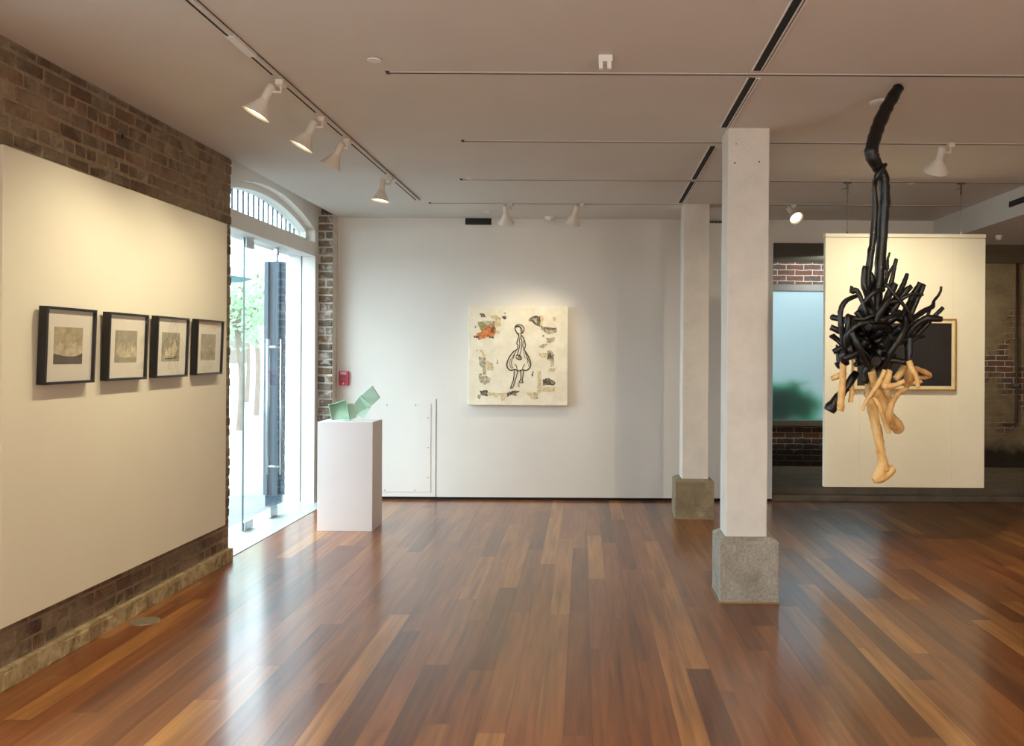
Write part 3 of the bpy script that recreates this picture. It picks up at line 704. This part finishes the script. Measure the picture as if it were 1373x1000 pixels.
framed(5.763, 6.167, 1.398, 1.768, 'black framed print of a faint grey misty image, nearest the doorway', ('sky2', [('mist_band', mist, 'sky1')]))

# ------------------------------------------------------------------ plinth and folded mint piece
o = MB().box(-2.39, -1.91, 7.65, 8.0, 0, .95).build('display_plinth', 'plinth', bevel=.002, loc=(-2.15, 7.82, 0))
tag(o, 'tall white box plinth standing on the wood floor by the glass door', 'plinth')
t = empty('folded_sculpture', (-2.17, 7.8, .95), 'mint green sculpture of folded square plates on the white plinth', 'sculpture')
def cz(x, y): return (420+x/12.48, 500+y/12.48)
def plate(pts, ys, th, name, mi='mint'):
    P = [at(*cz(*p), y)+Vector((0, 0, .006)) for p, y in zip(pts, ys)]
    n = (P[1]-P[0]).cross(P[2]-P[0]).normalized()*th
    if n.y < 0: n = -n
    MB().hexa(P+[p+n for p in P]).build(name, mi, t, bevel=.0015)
# left open tray: back sheet with thin upright rims
plate([(300, 795), (268, 560), (545, 480), (600, 770)], [7.78, 7.84, 7.86, 7.80], .008, 'tray_back')
plate([(250, 553), (540, 468), (552, 490), (262, 572)], [7.76, 7.78, 7.87, 7.85], .006, 'tray_rim')
plate([(250, 553), (265, 565), (322, 800), (300, 798)], [7.76, 7.85, 7.82, 7.76], .006, 'tray_rim')
plate([(540, 468), (560, 520), (632, 797), (600, 797)], [7.77, 7.85, 7.80, 7.76], .007, 'tray_side')
plate([(470, 776), (500, 740), (620, 735), (626, 797)], [7.76, 7.80, 7.82, 7.76], .006, 'lower_fold')
plate([(565, 525), (668, 516), (728, 750), (632, 797)], [7.80, 7.83, 7.80, 7.76], .012, 'upright_plate')
plate([(672, 540), (765, 408), (905, 600), (712, 702)], [7.80, 7.79, 7.83, 7.82], .014, 'lower_square')
plate([(712, 700), (905, 600), (975, 560), (845, 778)], [7.82, 7.83, 7.83, 7.79], .014, 'lower_square')
plate([(765, 408), (785, 395), (975, 558), (905, 610)], [7.79, 7.76, 7.80, 7.83], .010, 'fold_ridge')
plate([(788, 400), (985, 225), (1115, 432), (972, 560)], [7.77, 7.74, 7.76, 7.80], .014, 'upper_square')

# ------------------------------------------------------------------ back wall things
def bw(x, y, Y=YB): return at(x, y, Y)
a, b = bw(455.5, 497.5), bw(468.3, 516.5); x0, x1, z1, z0 = a.x, b.x, a.z, b.z
t = empty('fire_alarm_pull', ((x0+x1)/2, YB, z0), 'red fire alarm pull station on the back wall above the plinth', 'fire alarm')
MB().box(x0, x1, YB-.035, YB+.001, z0, z1).build('alarm_body', 'red', t, bevel=.004)
w = x1-x0; h = z1-z0
MB().box(x0+w*.16, x1-w*.2, YB-.037, YB-.03, z0+h*.52, z0+h*.72).build('alarm_recess', 'redd', t)
MB().box(x0+w*.14, x1-w*.18, YB-.045, YB-.034, z0+h*.36, z0+h*.48).build('pull_handle', 'red', t, bevel=.002)
MB().box(x0+w*.16, x1-w*.2, YB-.038, YB-.034, z0+h*.22, z0+h*.32).build('alarm_recess', 'redd', t)
MB().prism([(0, -1), (.8, .1), (.3, .1), (.3, 1), (-.3, 1), (-.3, .1), (-.8, .1)], lambda p, s: (x0+w*.47+p[0]*w*.09, s, z0+h*.12+p[1]*h*.07), YB-.037, YB-.034).build('arrow_mark', 'text', t)
fc = bpy.data.curves.new('fire_text', 'FONT'); fc.body = 'FIRE'; fc.size = .036; fc.extrude = .0006; fc.align_x = 'CENTER'
fo = bpy.data.objects.new('tmp', fc); COL.objects.link(fo)
me = bpy.data.meshes.new_from_object(fo); bpy.data.objects.remove(fo)
me.transform(Matrix.Translation((x0+w*.47, YB-.0365, z0+h*.78)) @ Matrix.Rotation(math.pi/2, 4, 'X'))
me.materials.clear(); me.materials.append(M['text'])
o = bpy.data.objects.new('lettering', me); COL.objects.link(o); o.parent = t; o.matrix_parent_inverse = Matrix.Translation(t.location).inverted()
# access panel
a, b = bw(505, 534.5), bw(584, 667); X0, X1 = -2.33, b.x; Z1 = a.z; Z0 = .032
t = empty('access_panel', ((X0+X1)/2, YB, Z0), 'low white access panel with small screws set in the back wall beside the plinth', 'access panel')
MB().box(X0, X1, YB-.008, YB, Z0, Z1).build('panel_frame', 'wall', t, bevel=.002)
MB().box(X0+.02, X1-.052, YB-.014, YB-.008, Z0+.05, Z1-.045).build('panel_sheet', 'wall', t, bevel=.0015)
for px_, py_ in ((519, 543), (557.5, 543), (574, 560), (574, 600), (574, 640), (516, 657), (556, 657)):
    q = bw(px_, py_, YB-.014); MB().tube([(q.x, YB-.0165, q.z), (q.x, YB-.012, q.z)], .006, 10).build('screw', 'wire', t)
MB().box(X1, X1+.004, YB-.003, YB+.001, Z0, Z1).build('panel_seam', 'slot', t)
# vents
a, b = bw(624, 291), bw(659, 301.5)
t = empty('wall_vent', ((a.x+b.x)/2, YB, b.z), 'black rectangular air vent at the top of the back wall', 'vent')
MB().box(a.x-.02, b.x+.04, YB-.004, YB, b.z-.03, H).build('vent_surround', 'wall', t)
MB().box(a.x, b.x, YB-.008, YB-.003, b.z, a.z).build('vent_opening', 'vent', t)
for k in range(3): MB().box(a.x+.005, b.x-.005, YB-.014, YB-.006, b.z+.015+k*.022, b.z+.018+k*.022).build('vent_slat', 'slot', t)
a, b = bw(949.5, 295.5), bw(985, 299.5)
t = empty('wall_grille', ((a.x+b.x)/2, YB, b.z), 'narrow toothed grille high on the back wall between the two white posts', 'vent')
MB().box(a.x, b.x, YB-.006, YB, b.z, a.z).build('vent_opening', 'vent', t)
for k in range(14):
    xx = a.x+.01+k*(b.x-a.x-.02)/13; MB().box(xx, xx+.005, YB-.01, YB-.004, b.z, a.z).build('vent_slat', 'greymetal', t)

# figure canvas
cx0, cx1 = at(628, 477, 9.27).x, at(761.5, 477, 9.27).x; cz1, cz0 = at(695, 411, 9.27).z, at(695, 543.5, 9.27).z
CF = 9.27
t = empty('figure_canvas', ((cx0+cx1)/2, YB, cz0), 'square cream canvas of a line-drawn woman in a balloon skirt with torn paper scraps', 'painting')
MB().box(cx0, cx1, CF, YB-.0005, cz0, cz1).build('canvas', 'canvas', t, bevel=.006)
def cp(x, y): return (cx0+(x-118)/827*(cx1-cx0), cz1-(y-68)/822*(cz1-cz0))
def scrap_piece(pts, mat, lift=.0015, rough=5):
    rd = random.Random(int(sum(p[0] for p in pts)))
    P = []
    for i in range(len(pts)):
        a, b = pts[i], pts[(i+1) % len(pts)]
        for k in range(4):
            s = k/4; P.append((a[0]+(b[0]-a[0])*s+rd.uniform(-rough, rough), a[1]+(b[1]-a[1])*s+rd.uniform(-rough, rough)))
    m = MB(); m.prism([cp(*p) for p in P], lambda p, s: (p[0], s, p[1]), CF-lift, CF+.001); m.build('paper_scrap', mat, t)
G, T_, O_, D_, V_ = 'sc_grey', 'sc_tan', 'sc_orange', 'sc_dark', 'sc_olive'
for pts, mt, l in [
    ([(210, 130), (250, 125), (262, 155), (225, 158)], D_, .0015), ([(290, 145), (345, 138), (390, 165), (380, 235), (345, 240), (330, 175)], T_, .0012),
    ([(395, 150), (432, 150), (430, 175), (408, 172)], D_, .0015), ([(190, 205), (240, 190), (330, 190), (335, 235), (300, 240), (280, 270), (225, 285), (200, 230)], V_, .0018),
    ([(240, 188), (320, 190), (318, 222), (240, 222)], G, .0024), ([(255, 240), (340, 228), (345, 290), (320, 325), (270, 325), (200, 345), (185, 300), (235, 275)], O_, .0022),
    ([(300, 240), (335, 240), (335, 285), (305, 285)], D_, .0028), ([(155, 315), (190, 310), (200, 335), (165, 335)], D_, .0024), ([(285, 318), (325, 318), (325, 332), (290, 335)], D_, .0026),
    ([(345, 265), (375, 270), (370, 295), (345, 295)], T_, .0012), ([(170, 235), (182, 232), (182, 248), (172, 248)], D_, .0012),
    ([(620, 165), (660, 145), (710, 150), (712, 235), (670, 215), (645, 190), (618, 190)], D_, .0016), ([(655, 160), (690, 165), (690, 195), (660, 190)], G, .0022),
    ([(708, 140), (745, 150), (730, 235), (712, 235)], T_, .0012), ([(815, 155), (840, 150), (845, 185), (820, 190)], T_, .0012),
    ([(720, 233), (850, 240), (850, 275), (800, 300), (770, 290), (722, 262)], G, .0016), ([(735, 240), (845, 243), (842, 262), (735, 256)], D_, .0022),
    ([(765, 325), (835, 322), (835, 345), (795, 375), (770, 365)], G, .0014), ([(735, 305), (750, 303), (748, 320), (732, 318)], G, .0014),
    ([(705, 395), (745, 375), (770, 380), (740, 415), (712, 412)], G, .0016), ([(700, 455), (770, 455), (765, 500), (735, 495), (705, 475)], T_, .0013),
    ([(770, 430), (800, 425), (832, 470), (828, 560), (806, 572), (800, 520), (772, 505)], G, .0016), ([(775, 465), (800, 455), (822, 475), (822, 500), (775, 500)], D_, .0024),
    ([(785, 580), (845, 575), (840, 605), (780, 610)], T_, .0013), ([(735, 668), (790, 662), (845, 700), (835, 722), (740, 722)], D_, .0014),
    ([(692, 600), (722, 600), (722, 780), (692, 785)], T_, .001), ([(725, 735), (840, 730), (845, 775), (730, 775)], T_, .001),
    ([(203, 490), (262, 485), (268, 540), (255, 580), (225, 575), (205, 545)], G, .0016), ([(235, 575), (265, 575), (268, 635), (238, 638)], G, .0018),
    ([(268, 510), (325, 545), (325, 600), (270, 605)], T_, .0011), ([(205, 630), (230, 628), (230, 640), (208, 641)], D_, .0015),
    ([(208, 650), (268, 645), (305, 665), (300, 690), (262, 720), (212, 690)], G, .0014), ([(205, 668), (305, 668), (300, 680), (208, 682)], T_, .002),
    ([(210, 430), (235, 430), (262, 480), (240, 478)], T_, .0011), ([(180, 432), (196, 430), (192, 448)], G, .0011),
    ([(212, 768), (275, 765), (285, 815), (255, 815), (218, 795)], D_, .0016), ([(200, 800), (225, 800), (215, 838), (195, 835)], G, .0013),
    ([(285, 785), (435, 785), (425, 850), (395, 850), (380, 800), (350, 830), (320, 800), (290, 815)], T_, .0012),
    ([(440, 790), (480, 770), (545, 768), (515, 790), (525, 812), (480, 800), (440, 822)], D_, .0018), ([(600, 785), (690, 780), (700, 835), (650, 835), (620, 810)], T_, .0012),
    ([(662, 790), (692, 790), (695, 830), (670, 838)], G, .0018), ([(645, 605), (662, 605), (655, 645), (645, 645)], G, .0012), ([(355, 515), (368, 515), (366, 545), (356, 545)], G, .0012),
    ([(412, 118), (424, 120), (422, 130)], D_, .0012), ([(525, 700), (545, 700), (540, 740), (528, 738)], G, .0012)]:
    scrap_piece(pts, mt, l)
def ink(pts, w=3.2, m_=5):
    P = catmull(pts, m_); m = MB(); m.tube([(cp(x, y)[0], CF-.0015, cp(x, y)[1]) for x, y in P], w*.00125, 6); return m
fig = MB()
for pts, w in [
    ([(540, 298), (515, 280), (505, 250), (510, 228), (535, 219), (562, 225), (580, 250), (575, 275), (562, 288), (545, 292)], 4.0),
    ([(508, 240), (525, 236), (545, 240), (552, 262), (562, 288)], 3.2), ([(512, 232), (540, 232), (560, 250), (565, 280)], 2.6),
    ([(512, 268), (520, 292), (533, 300)], 3), ([(552, 292), (556, 310), (548, 322)], 3.2), ([(530, 298), (538, 318), (525, 345), (520, 375), (530, 395), (522, 425)], 4),
    ([(556, 305), (578, 335), (588, 365), (590, 400), (578, 425)], 4.2), ([(552, 325), (540, 345), (545, 380), (535, 430), (522, 470)], 3.4),
    ([(556, 330), (562, 370), (556, 420), (548, 460), (540, 485)], 3.2), ([(578, 350), (570, 385), (575, 410), (590, 415)], 3),
    ([(512, 478), (530, 470), (552, 480), (560, 498), (545, 510), (520, 500), (512, 488)], 4), ([(530, 475), (535, 505)], 3), ([(545, 480), (548, 505)], 2.6),
    ([(522, 425), (490, 445), (455, 495), (438, 545), (445, 580), (470, 598), (505, 592), (535, 602), (570, 594), (605, 596), (630, 570), (636, 535), (615, 480), (590, 440), (575, 425)], 4.6),
    ([(515, 440), (490, 480), (475, 540), (490, 580)], 2.6), ([(505, 450), (492, 500)], 2.2), ([(505, 545), (520, 570), (522, 598)], 3), ([(590, 450), (606, 500), (610, 540)], 2.4),
    ([(575, 445), (590, 500)], 2.2), ([(586, 545), (572, 570), (568, 592)], 3), ([(600, 480), (622, 530), (618, 565)], 2.2), ([(470, 500), (462, 550), (478, 585)], 2.2),
    ([(500, 598), (498, 640), (490, 690), (475, 725), (470, 748)], 4), ([(526, 602), (520, 640), (505, 690), (490, 735), (470, 748)], 3.8),
    ([(550, 600), (556, 640), (552, 675), (538, 692)], 3.8), ([(575, 600), (572, 640), (566, 680), (572, 700), (540, 697)], 3.8), ([(552, 672), (570, 684)], 3)]:
    mm = ink(pts, w); fig.add(mm.v, mm.f)
fig.build('figure_drawing', 'ink', t, smooth=True)

# ------------------------------------------------------------------ hanging display panel with its dark painting
YP = 7.24
a, b = at(1107, 311, YP), at(1319.5, 654, YP)
px0, px1, pz1, pz0 = a.x, b.x, at(1213, 313.5, YP).z, at(1213, 653.5, YP).z
t = empty('hanging_panel', ((px0+px1)/2, YP+.03, pz0), 'white display panel hung on two wires behind the black branches', 'display panel')
MB().box(px0, px1, YP, YP+.06, pz0, pz1-.033).build('panel_board', 'panel', t, bevel=.002)
MB().box(px0-.003, px1+.003, YP-.004, YP+.064, pz1-.03, pz1).build('top_cap', 'panel', t, bevel=.002)
for sx in (1153.5, 1277): q = at(sx, 400, YP).x; MB().box(q-.001, q+.001, YP-.0008, YP+.002, pz0, pz1-.033).build('board_joint', 'cream', t)
for sx in (1137.5, 1290.5):
    q = at(sx, 280, YP).x
    MB().tube([(q, YP+.03, pz1), (q, YP+.03, H)], .0022, 6).build('hanging_wire', 'wire', t)
    MB().box(q-.03, q+.03, YP+.015, YP+.045, H-.012, H-.002).box(q-.006, q+.006, YP+.022, YP+.038, H-.1, H-.01).tube([(q-.05, YP+.03, H-.06), (q, YP+.03, H-.045)], .003, 6).build('ceiling_clamp', 'wire', t)
    MB().tube([(q, YP+.03, pz1-.002), (q, YP+.03, pz1+.02)], .008, 8).build('wire_socket', 'wire', t)
YQ = YP-.03
a, b = at(1144, 426.5, YQ), at(1282.5, 524, YQ)
t = empty('dark_painting', ((a.x+b.x)/2, YP, b.z), 'near black painting in a thin gilt and cream frame on the hanging panel', 'painting')
x0, x1, z1, z0 = a.x, b.x, a.z, b.z; fw = .042
def ring(m, x0, x1, z0, z1, w, y0, y1): m.box(x0, x0+w, y0, y1, z0, z1).box(x1-w, x1, y0, y1, z0, z1).box(x0+w, x1-w, y0, y1, z0, z0+w).box(x0+w, x1-w, y0, y1, z1-w, z1)
m = MB(); ring(m, x0, x1, z0, z1, .012, YQ, YP-.001); m.build('outer_frame', 'gold', t, bevel=.002)
m = MB(); ring(m, x0+.012, x1-.012, z0+.012, z1-.012, .026, YQ+.006, YP-.001); m.build('inner_frame', 'cream', t, bevel=.002)
MB().box(x0+.038, x1-.038, YQ+.014, YP-.001, z0+.038, z1-.038).build('painted_panel', 'darkpaint', t)

# ------------------------------------------------------------------ branch sculpture hung from the ceiling
YS = 4.62
st = empty('branch_sculpture', at(1180, 380, YS), 'hanging sculpture of tangled black branches over pale peeled wood limbs', 'sculpture')
KP = YS/F
def jit(pts, seed):
    rd = random.Random(seed); return [(p[0], p[1], p[2], (p[3] if len(p) > 3 else 0)) for p in pts]
def branch(pts, name='branch', mat='charred', label=None, n=12, knob=True):
    # pts: (x, y, radius px, depth offset m)
    P = [(p[0], p[1], p[2], p[3] if len(p) > 3 else 0.0) for p in pts]
    C = catmull(P, 5); rd = random.Random(int(P[0][0]*7+P[0][1]*13)); V = []; R = []
    for i, c in enumerate(C):
        V.append(at(c[0]+rd.uniform(-.35, .35), c[1], YS+c[3])); R.append(max(.003, c[2]*KP*(1+rd.uniform(-.09, .09))))
    m = MB(); m.tube(V, R, n)
    o = m.build(name, mat, st, smooth=True)
    if label: o['label'] = label
    return o
branch([(1205, 117, 7.6, .04), (1192, 139, 8.4, .02), (1178, 168, 9.2, 0), (1170, 194, 9.0, -.03), (1169, 208, 9.2, -.03), (1176, 222, 8, -.01), (1183, 235, 7.6, 0), (1186, 246, 6.8, 0),
        (1186, 280, 6.8, 0), (1182, 325, 7.3, .02), (1180, 360, 7.2, .02), (1177, 392, 7, .03), (1175, 425, 6, .05)], 'main_trunk', label='long bent black log reaching up to the ceiling')
branch([(1188, 220, 2.4, -.05), (1181, 229, 4, -.055), (1175, 238, 3.8, -.05), (1172.5, 250, 3.6, -.02), (1173.5, 280, 4.0, -.01), (1171, 316, 4.6, -.01), (1166.5, 349, 4.6, -.02), (1163, 384, 4.8, 0), (1166, 410, 4.5, 0)])
B = [
 [(1160, 357, 3.4, -.04), (1158, 378, 4.4, -.04), (1163, 396, 4.5, -.03), (1170, 420, 4, 0)],
 [(1167, 366, 3, 0), (1169, 376, 5, 0), (1165, 392, 4, .03)],
 [(1193, 338.5, 1.4, .03), (1190, 350, 1.8, .03), (1188, 376, 2.2, .03)],
 [(1191, 348, 1.0, .03), (1188.5, 352, 3, .03), (1190, 362, 3, .03)],
 [(1202, 347, 2.7, 0), (1199, 360, 2.8, 0), (1194.5, 380, 3.3, 0), (1190, 400, 4, .02)],
 [(1198, 356, 1.9, .04), (1190, 371, 2.2, .04), (1186, 386, 2.4, .04)],
 [(1216.7, 367, 2.5, .05), (1210.5, 383, 3.6, .04), (1203, 396, 4.4, .03), (1192, 414, 5, 0)],
 [(1222, 384, 3.4, -.03), (1215, 390, 4.2, -.03), (1207, 400, 4.4, -.02), (1196, 420, 5, 0)],
 [(1200, 380, 4.5, -.05), (1197, 386, 5.8, -.05), (1192, 394, 5, -.04), (1186, 408, 4.6, -.02)],
 [(1235, 379, 4.4, .02), (1226, 394, 4.7, .03), (1218, 411, 4.8, .03), (1206, 430, 5, 0)],
 [(1239, 381.5, 3.1, -.02), (1231, 400, 3.5, -.02), (1221, 421, 3.8, -.02), (1211, 438, 4.4, 0)],
 [(1238, 395.5, 1.7, -.05), (1224, 393.6, 1.8, -.05), (1206, 402, 3.2, -.04), (1192, 406, 3.6, -.03)],
 [(1262, 384.5, 1.7, .08), (1260, 393, 1.9, .08), (1252, 404, 2.2, .07), (1250, 411, 3.3, .06), (1239, 417, 3.8, .04), (1227, 425, 3.8, .02), (1216, 433, 4.2, 0)],
 [(1248, 411, 2.4, .06), (1244, 423, 2.4, .05), (1240, 432, 2.6, .04), (1230, 446, 3, .02)],
 [(1264.5, 412.5, 2.8, -.04), (1252, 425, 3, -.04), (1239, 439, 3.4, -.03), (1226, 453, 3.8, -.01), (1214, 466, 4, .0)],
 [(1262.5, 428, 4.0, -.1), (1252, 427, 4.4, -.1), (1243, 427, 4.6, -.1), (1231, 433, 4.6, -.08), (1221, 443, 4.8, -.06), (1213, 458, 5, -.03)],
 [(1185, 388, 3.0, -.12), (1174, 391, 3.4, -.14), (1163, 400, 3.6, -.14), (1158, 412, 3.8, -.12), (1163, 426, 3.8, -.1), (1174, 436, 4, -.05)],
 [(1148, 397, 3.0, -.08), (1135, 403, 3.4, -.1), (1127.5, 415, 3.6, -.11), (1127.5, 435, 3.6, -.11), (1131, 458, 3.8, -.09), (1136, 480, 4, -.05)],
 [(1142, 383.5, 1.9, -.1), (1143, 390, 4.2, -.1), (1149, 389.5, 3.4, -.11), (1155, 402, 2.9, -.13), (1161, 420, 2.9, -.14), (1168, 432, 3, -.1)],
 [(1144, 427, 2.2, -.15), (1158, 428, 2.3, -.16), (1171, 423, 2.6, -.16), (1182, 429, 3, -.16), (1194, 424, 3, -.15), (1206, 418, 3.2, -.1)],
 [(1115.5, 425, 4.2, .02), (1124, 427, 4.4, 0), (1138, 431, 4.4, -.02)],
 [(1113.8, 438.6, 3.9, -.04), (1124, 443, 4.1, -.05), (1140, 450, 4.2, -.05)],
 [(1114.8, 449, 3.8, .0), (1122, 455, 4.0, 0), (1136, 466, 4, -.02)],
 [(1117, 472, 3.6, -.06), (1128, 466, 3.8, -.07), (1142, 458, 4, -.08)],
 [(1120, 486, 1.6, .0), (1126, 492, 3, 0), (1134, 480, 4, 0)],
 [(1122, 462, 1.2, .03), (1124, 478, 3.4, .02), (1127, 494, 3.4, .02)],
 [(1190, 431, 3.2, -.14), (1166, 432, 3.9, -.17), (1147, 437, 4.4, -.17), (1137, 449, 4.6, -.16), (1137, 463, 4.8, -.13), (1146, 476, 5, -.08)],
 [(1142, 445, 3.8, -.18), (1149, 459, 4.4, -.19), (1157, 475, 4.8, -.17), (1166, 492, 5, -.1)],
 [(1214, 425, 3.2, -.12), (1214, 437, 3.8, -.14), (1208, 450, 4.0, -.16), (1200, 463, 4.2, -.16), (1192, 477, 4.2, -.14), (1186, 495, 3.8, -.1)],
 [(1188.6, 381, 2.3, -.15), (1202, 398, 2.5, -.16), (1216, 415, 2.7, -.15), (1222, 430, 3.4, -.12)],
 [(1219, 452, 5.5, -.05), (1219, 470, 6, -.05), (1218, 486, 5, -.05)],
 [(1134, 488, 5.2, -.06), (1131, 476, 5.6, -.08), (1136, 460, 5, -.06)],
 [(1111.5, 551, 8.2, -.03), (1119, 540, 7.6, -.03), (1128, 528, 6.2, -.02), (1138, 514, 5.4, -.02), (1148, 500, 5, 0)],
 [(1193, 400, 3.2, -.18), (1187, 408, 3.8, -.19), (1180, 418, 3.8, -.19), (1174, 432, 4, -.17)],
 [(1240, 451, 2, -.02), (1228, 453, 3.4, -.03), (1216, 460, 4, -.03)],
 [(1175, 484, 5.6, -.2), (1174, 479, 5.6, -.12), (1172, 470, 5, 0)],
]
for b in B: branch(b)
rd = random.Random(21)
for k in range(58):     # the dense heart of the tangle
    a0 = rd.uniform(0, 6.28); r0 = rd.uniform(.3, 1); cx, cy = 1169+r0*math.cos(a0)*37, 459+r0*math.sin(a0)*41
    a1 = rd.uniform(0, 6.28); ln = rd.uniform(14, 26); bend = rd.uniform(-9, 9); d0 = rd.uniform(-.13, .13); r = rd.uniform(4.0, 6.4)
    dx, dy = math.cos(a1)*ln, math.sin(a1)*ln
    branch([(cx-dx, cy-dy, r*.8, d0+rd.uniform(-.06, .06)), (cx-dy/ln*bend, cy+dx/ln*bend, r, d0), (cx+dx, cy+dy, r*.85, d0+rd.uniform(-.06, .06))], n=10)
PB = [
 [(1131, 482, 4.4, -.06), (1130, 505, 4.8, -.06), (1128, 530, 4.6, -.07), (1127, 545, 5.0, -.07), (1127, 550.5, 4.4, -.07)],
 [(1114.5, 508, 3.3, -.02), (1126, 503, 3.5, -.03), (1134, 498, 3.5, -.04)],
 [(1142, 520, 3.4, -.05), (1142, 528, 3.3, -.05), (1140.5, 539, 3.2, -.05)],
 [(1164, 512, 3.6, .02), (1165, 526, 5.2, .01), (1168, 540, 6.2, 0), (1172, 560, 7.2, 0), (1177, 582, 6.4, 0), (1181, 606, 6.0, 0), (1184, 622, 6.8, 0), (1186, 631, 8.2, 0)],
 [(1168, 497, 5.6, -.10), (1173, 515, 6.2, -.08), (1182, 536, 7.2, -.05), (1191, 556, 7.8, -.02), (1202, 570, 8.6, .02), (1206, 577, 7, .04)],
 [(1186, 496, 2.8, -.14), (1178, 514, 3.1, -.15), (1165, 533, 2.7, -.14), (1159, 543, 2.2, -.13), (1157, 551, 1.6, -.13)],
 [(1193, 497, 4.4, -.12), (1189, 509, 5, -.13), (1186, 517, 5.2, -.14), (1198, 517, 3.9, -.16), (1206, 514, 3.4, -.17), (1213, 510.5, 2.9, -.18)],
 [(1214, 490, 4, -.06), (1206, 502, 5, -.05), (1200, 508, 4, -.05)],
 [(1214, 486, 6.5, -.03), (1218, 498, 7.4, -.02), (1218, 510, 6, 0), (1215, 519, 3.8, .01)],
 [(1218.5, 484, 3.6, -.14), (1222, 493, 4.1, -.15), (1227, 501, 3.3, -.16), (1230, 511, 3, -.16), (1230.5, 520, 2.8, -.16)],
 [(1228, 494, 3.4, .02), (1238, 498, 3.6, .04), (1247, 503, 3.2, .06), (1240, 506, 2.6, .07), (1228, 506, 2.6, .05)],
 [(1220, 514, 2.6, .05), (1228, 513, 2.9, .05), (1236, 511, 2.4, .05)],
 [(1215, 521, 3.0, -.05), (1203, 529, 3.5, -.07), (1195, 543, 4.1, -.09), (1192.5, 558, 4.4, -.08), (1194, 568, 4.8, -.05), (1199, 574, 4.6, -.02)],
 [(1170, 532, 2.4, -.12), (1178, 543, 3.1, -.13), (1183, 556, 3.1, -.12), (1187, 568, 3, -.1), (1191.5, 580, 2.8, -.09)],
 [(1158, 529, 2.6, .02), (1163, 528, 3.4, .02), (1168, 524, 3, .02)],
 [(1190, 520, 5, .05), (1191, 535, 4.4, .05), (1189, 545, 4, .05)],
]
for b in PB: branch(b, 'pale_branch', 'pale', 'smooth pale peeled wood limb')
# flared foot of the longest limb
m = MB()
for pts in ([(1184, 616, 6.4), (1183, 626, 7.6), (1180, 635, 8.2), (1174, 642, 6.2), (1171, 644, 4.6)], [(1174, 644, 4.6), (1179, 641, 7), (1187, 636, 7.4), (1195, 629.5, 6.4), (1198.5, 627, 4.6)]):
    C = catmull(pts, 5); m.tube([at(c[0], c[1], YS) for c in C], [c[2]*KP for c in C], 16)
m.build('limb_foot', 'pale', st, smooth=True)
q = at(1204, 118, YS+.04)
MB().tube([(q.x, q.y, q.z-.03), (q.x, q.y, H)], .002, 6).build('hanging_wire', 'wire', st)

# ------------------------------------------------------------------ odds
q = at(194, 833, 5.06)
o = MB().lathe([(0, .004), (.07, .004), (.08, .003), (.082, 0)], 32, Matrix.Translation((q.x, 5.06, 0))).build('floor_outlet_cover', 'greymetal', loc=(q.x, 5.06, 0))
tag(o, 'round grey metal cover plate set in the floor by the left brick wall', 'floor cover')
YR = 11.26
q = at(1363.5, 450, YR).x; zb = at(1363, 569, YR).z
t = empty('wall_pipe', (q, YR, zb), 'thin rusty vertical pipe with an elbow on the rear brick wall', 'pipe')
MB().tube([(q, YR, 2.745), (q, YR, zb+.03), (q-.01, YR, zb+.005), (q-.03, YR, zb), (q-.165, YR, zb)], .017, 10).build('pipe_run', 'rust', t, smooth=True)
z = at(1363, 516, YR).z
MB().box(q-.05, q+.03, YR-.02, 11.3, z-.02, z+.02).build('pipe_clamp', 'wire', t)
# fern behind the frosted window
t = empty('fern_plant', (2.35, 11.75, -.06), 'blurred green fern behind the frosted rear window', 'plant')
m = MB(); rd = random.Random(5)
for k in range(95):
    a = rd.uniform(0, math.pi*2); L = rd.uniform(.3, .6); el = rd.uniform(-.2, 1.2); base = Vector((2.48+rd.uniform(-.25, .35), 11.57, .85+rd.uniform(-.15, .2)))
    d = Vector((math.cos(a)*math.cos(el), .1*math.sin(a)*math.cos(el), math.sin(el))); side = Vector((-d.z, 0, d.x)).normalized()
    pts = [base+d*L*s-Vector((0, 0, .25*L*s*s)) for s in (0, .25, .5, .75, 1)]
    for i in range(4):
        w0, w1 = .05*(1-i/4.2), .05*(1-(i+1)/4.2)
        m.add([pts[i]-side*w0, pts[i]+side*w0, pts[i+1]+side*w1, pts[i+1]-side*w1], [(0, 1, 2, 3)])
m.build('fronds', 'frond', t)
MB().lathe([(0, 0), (.1, 0), (.12, .8), (.1, .9), (0, .9)], 20, Matrix.Translation((2.5, 11.66, -.06))).build('planter', 'concrete2', t)
# yard wall behind the frosted window
struct(SB(.5, 6.0, 13.4, 13.6, -.06, 3.4, 'wall_yard', 'facade'))

# ------------------------------------------------------------------ sky and window portals
w = bpy.data.worlds.new('sky'); SC.world = w; w.use_nodes = True
bg = w.node_tree.nodes['Background']; bg.inputs['Color'].default_value = (.79, .91, 1, 1); bg.inputs['Strength'].default_value = 6.2
def portal(loc, rot, sx, sy):
    ld = bpy.data.lights.new('sky_portal', 'AREA'); ld.shape = 'RECTANGLE'; ld.size = sx; ld.size_y = sy
    ld.cycles.is_portal = True
    o = bpy.data.objects.new('sky_portal', ld); COL.objects.link(o); o.location = loc; o.rotation_euler = rot
portal((-3.22, 7.86, 1.5), (0, -math.pi/2, 0), 3.0, 2.6)
portal((-3.22, 1.85, 1.5), (0, -math.pi/2, 0), 3.0, 2.9)
portal((2.85, 11.55, 1.57), (-math.pi/2, 0, 0), 1.8, 1.8)
cy = SC.cycles
cy.use_denoising = True
try: cy.denoiser = 'OPENIMAGEDENOISE'
except Exception: pass
cy.max_bounces = 12; cy.diffuse_bounces = 6; cy.glossy_bounces = 5; cy.transmission_bounces = 8; cy.transparent_max_bounces = 16
cy.sample_clamp_indirect = 3; cy.caustics_reflective = False; cy.caustics_refractive = False; cy.blur_glossy = .5
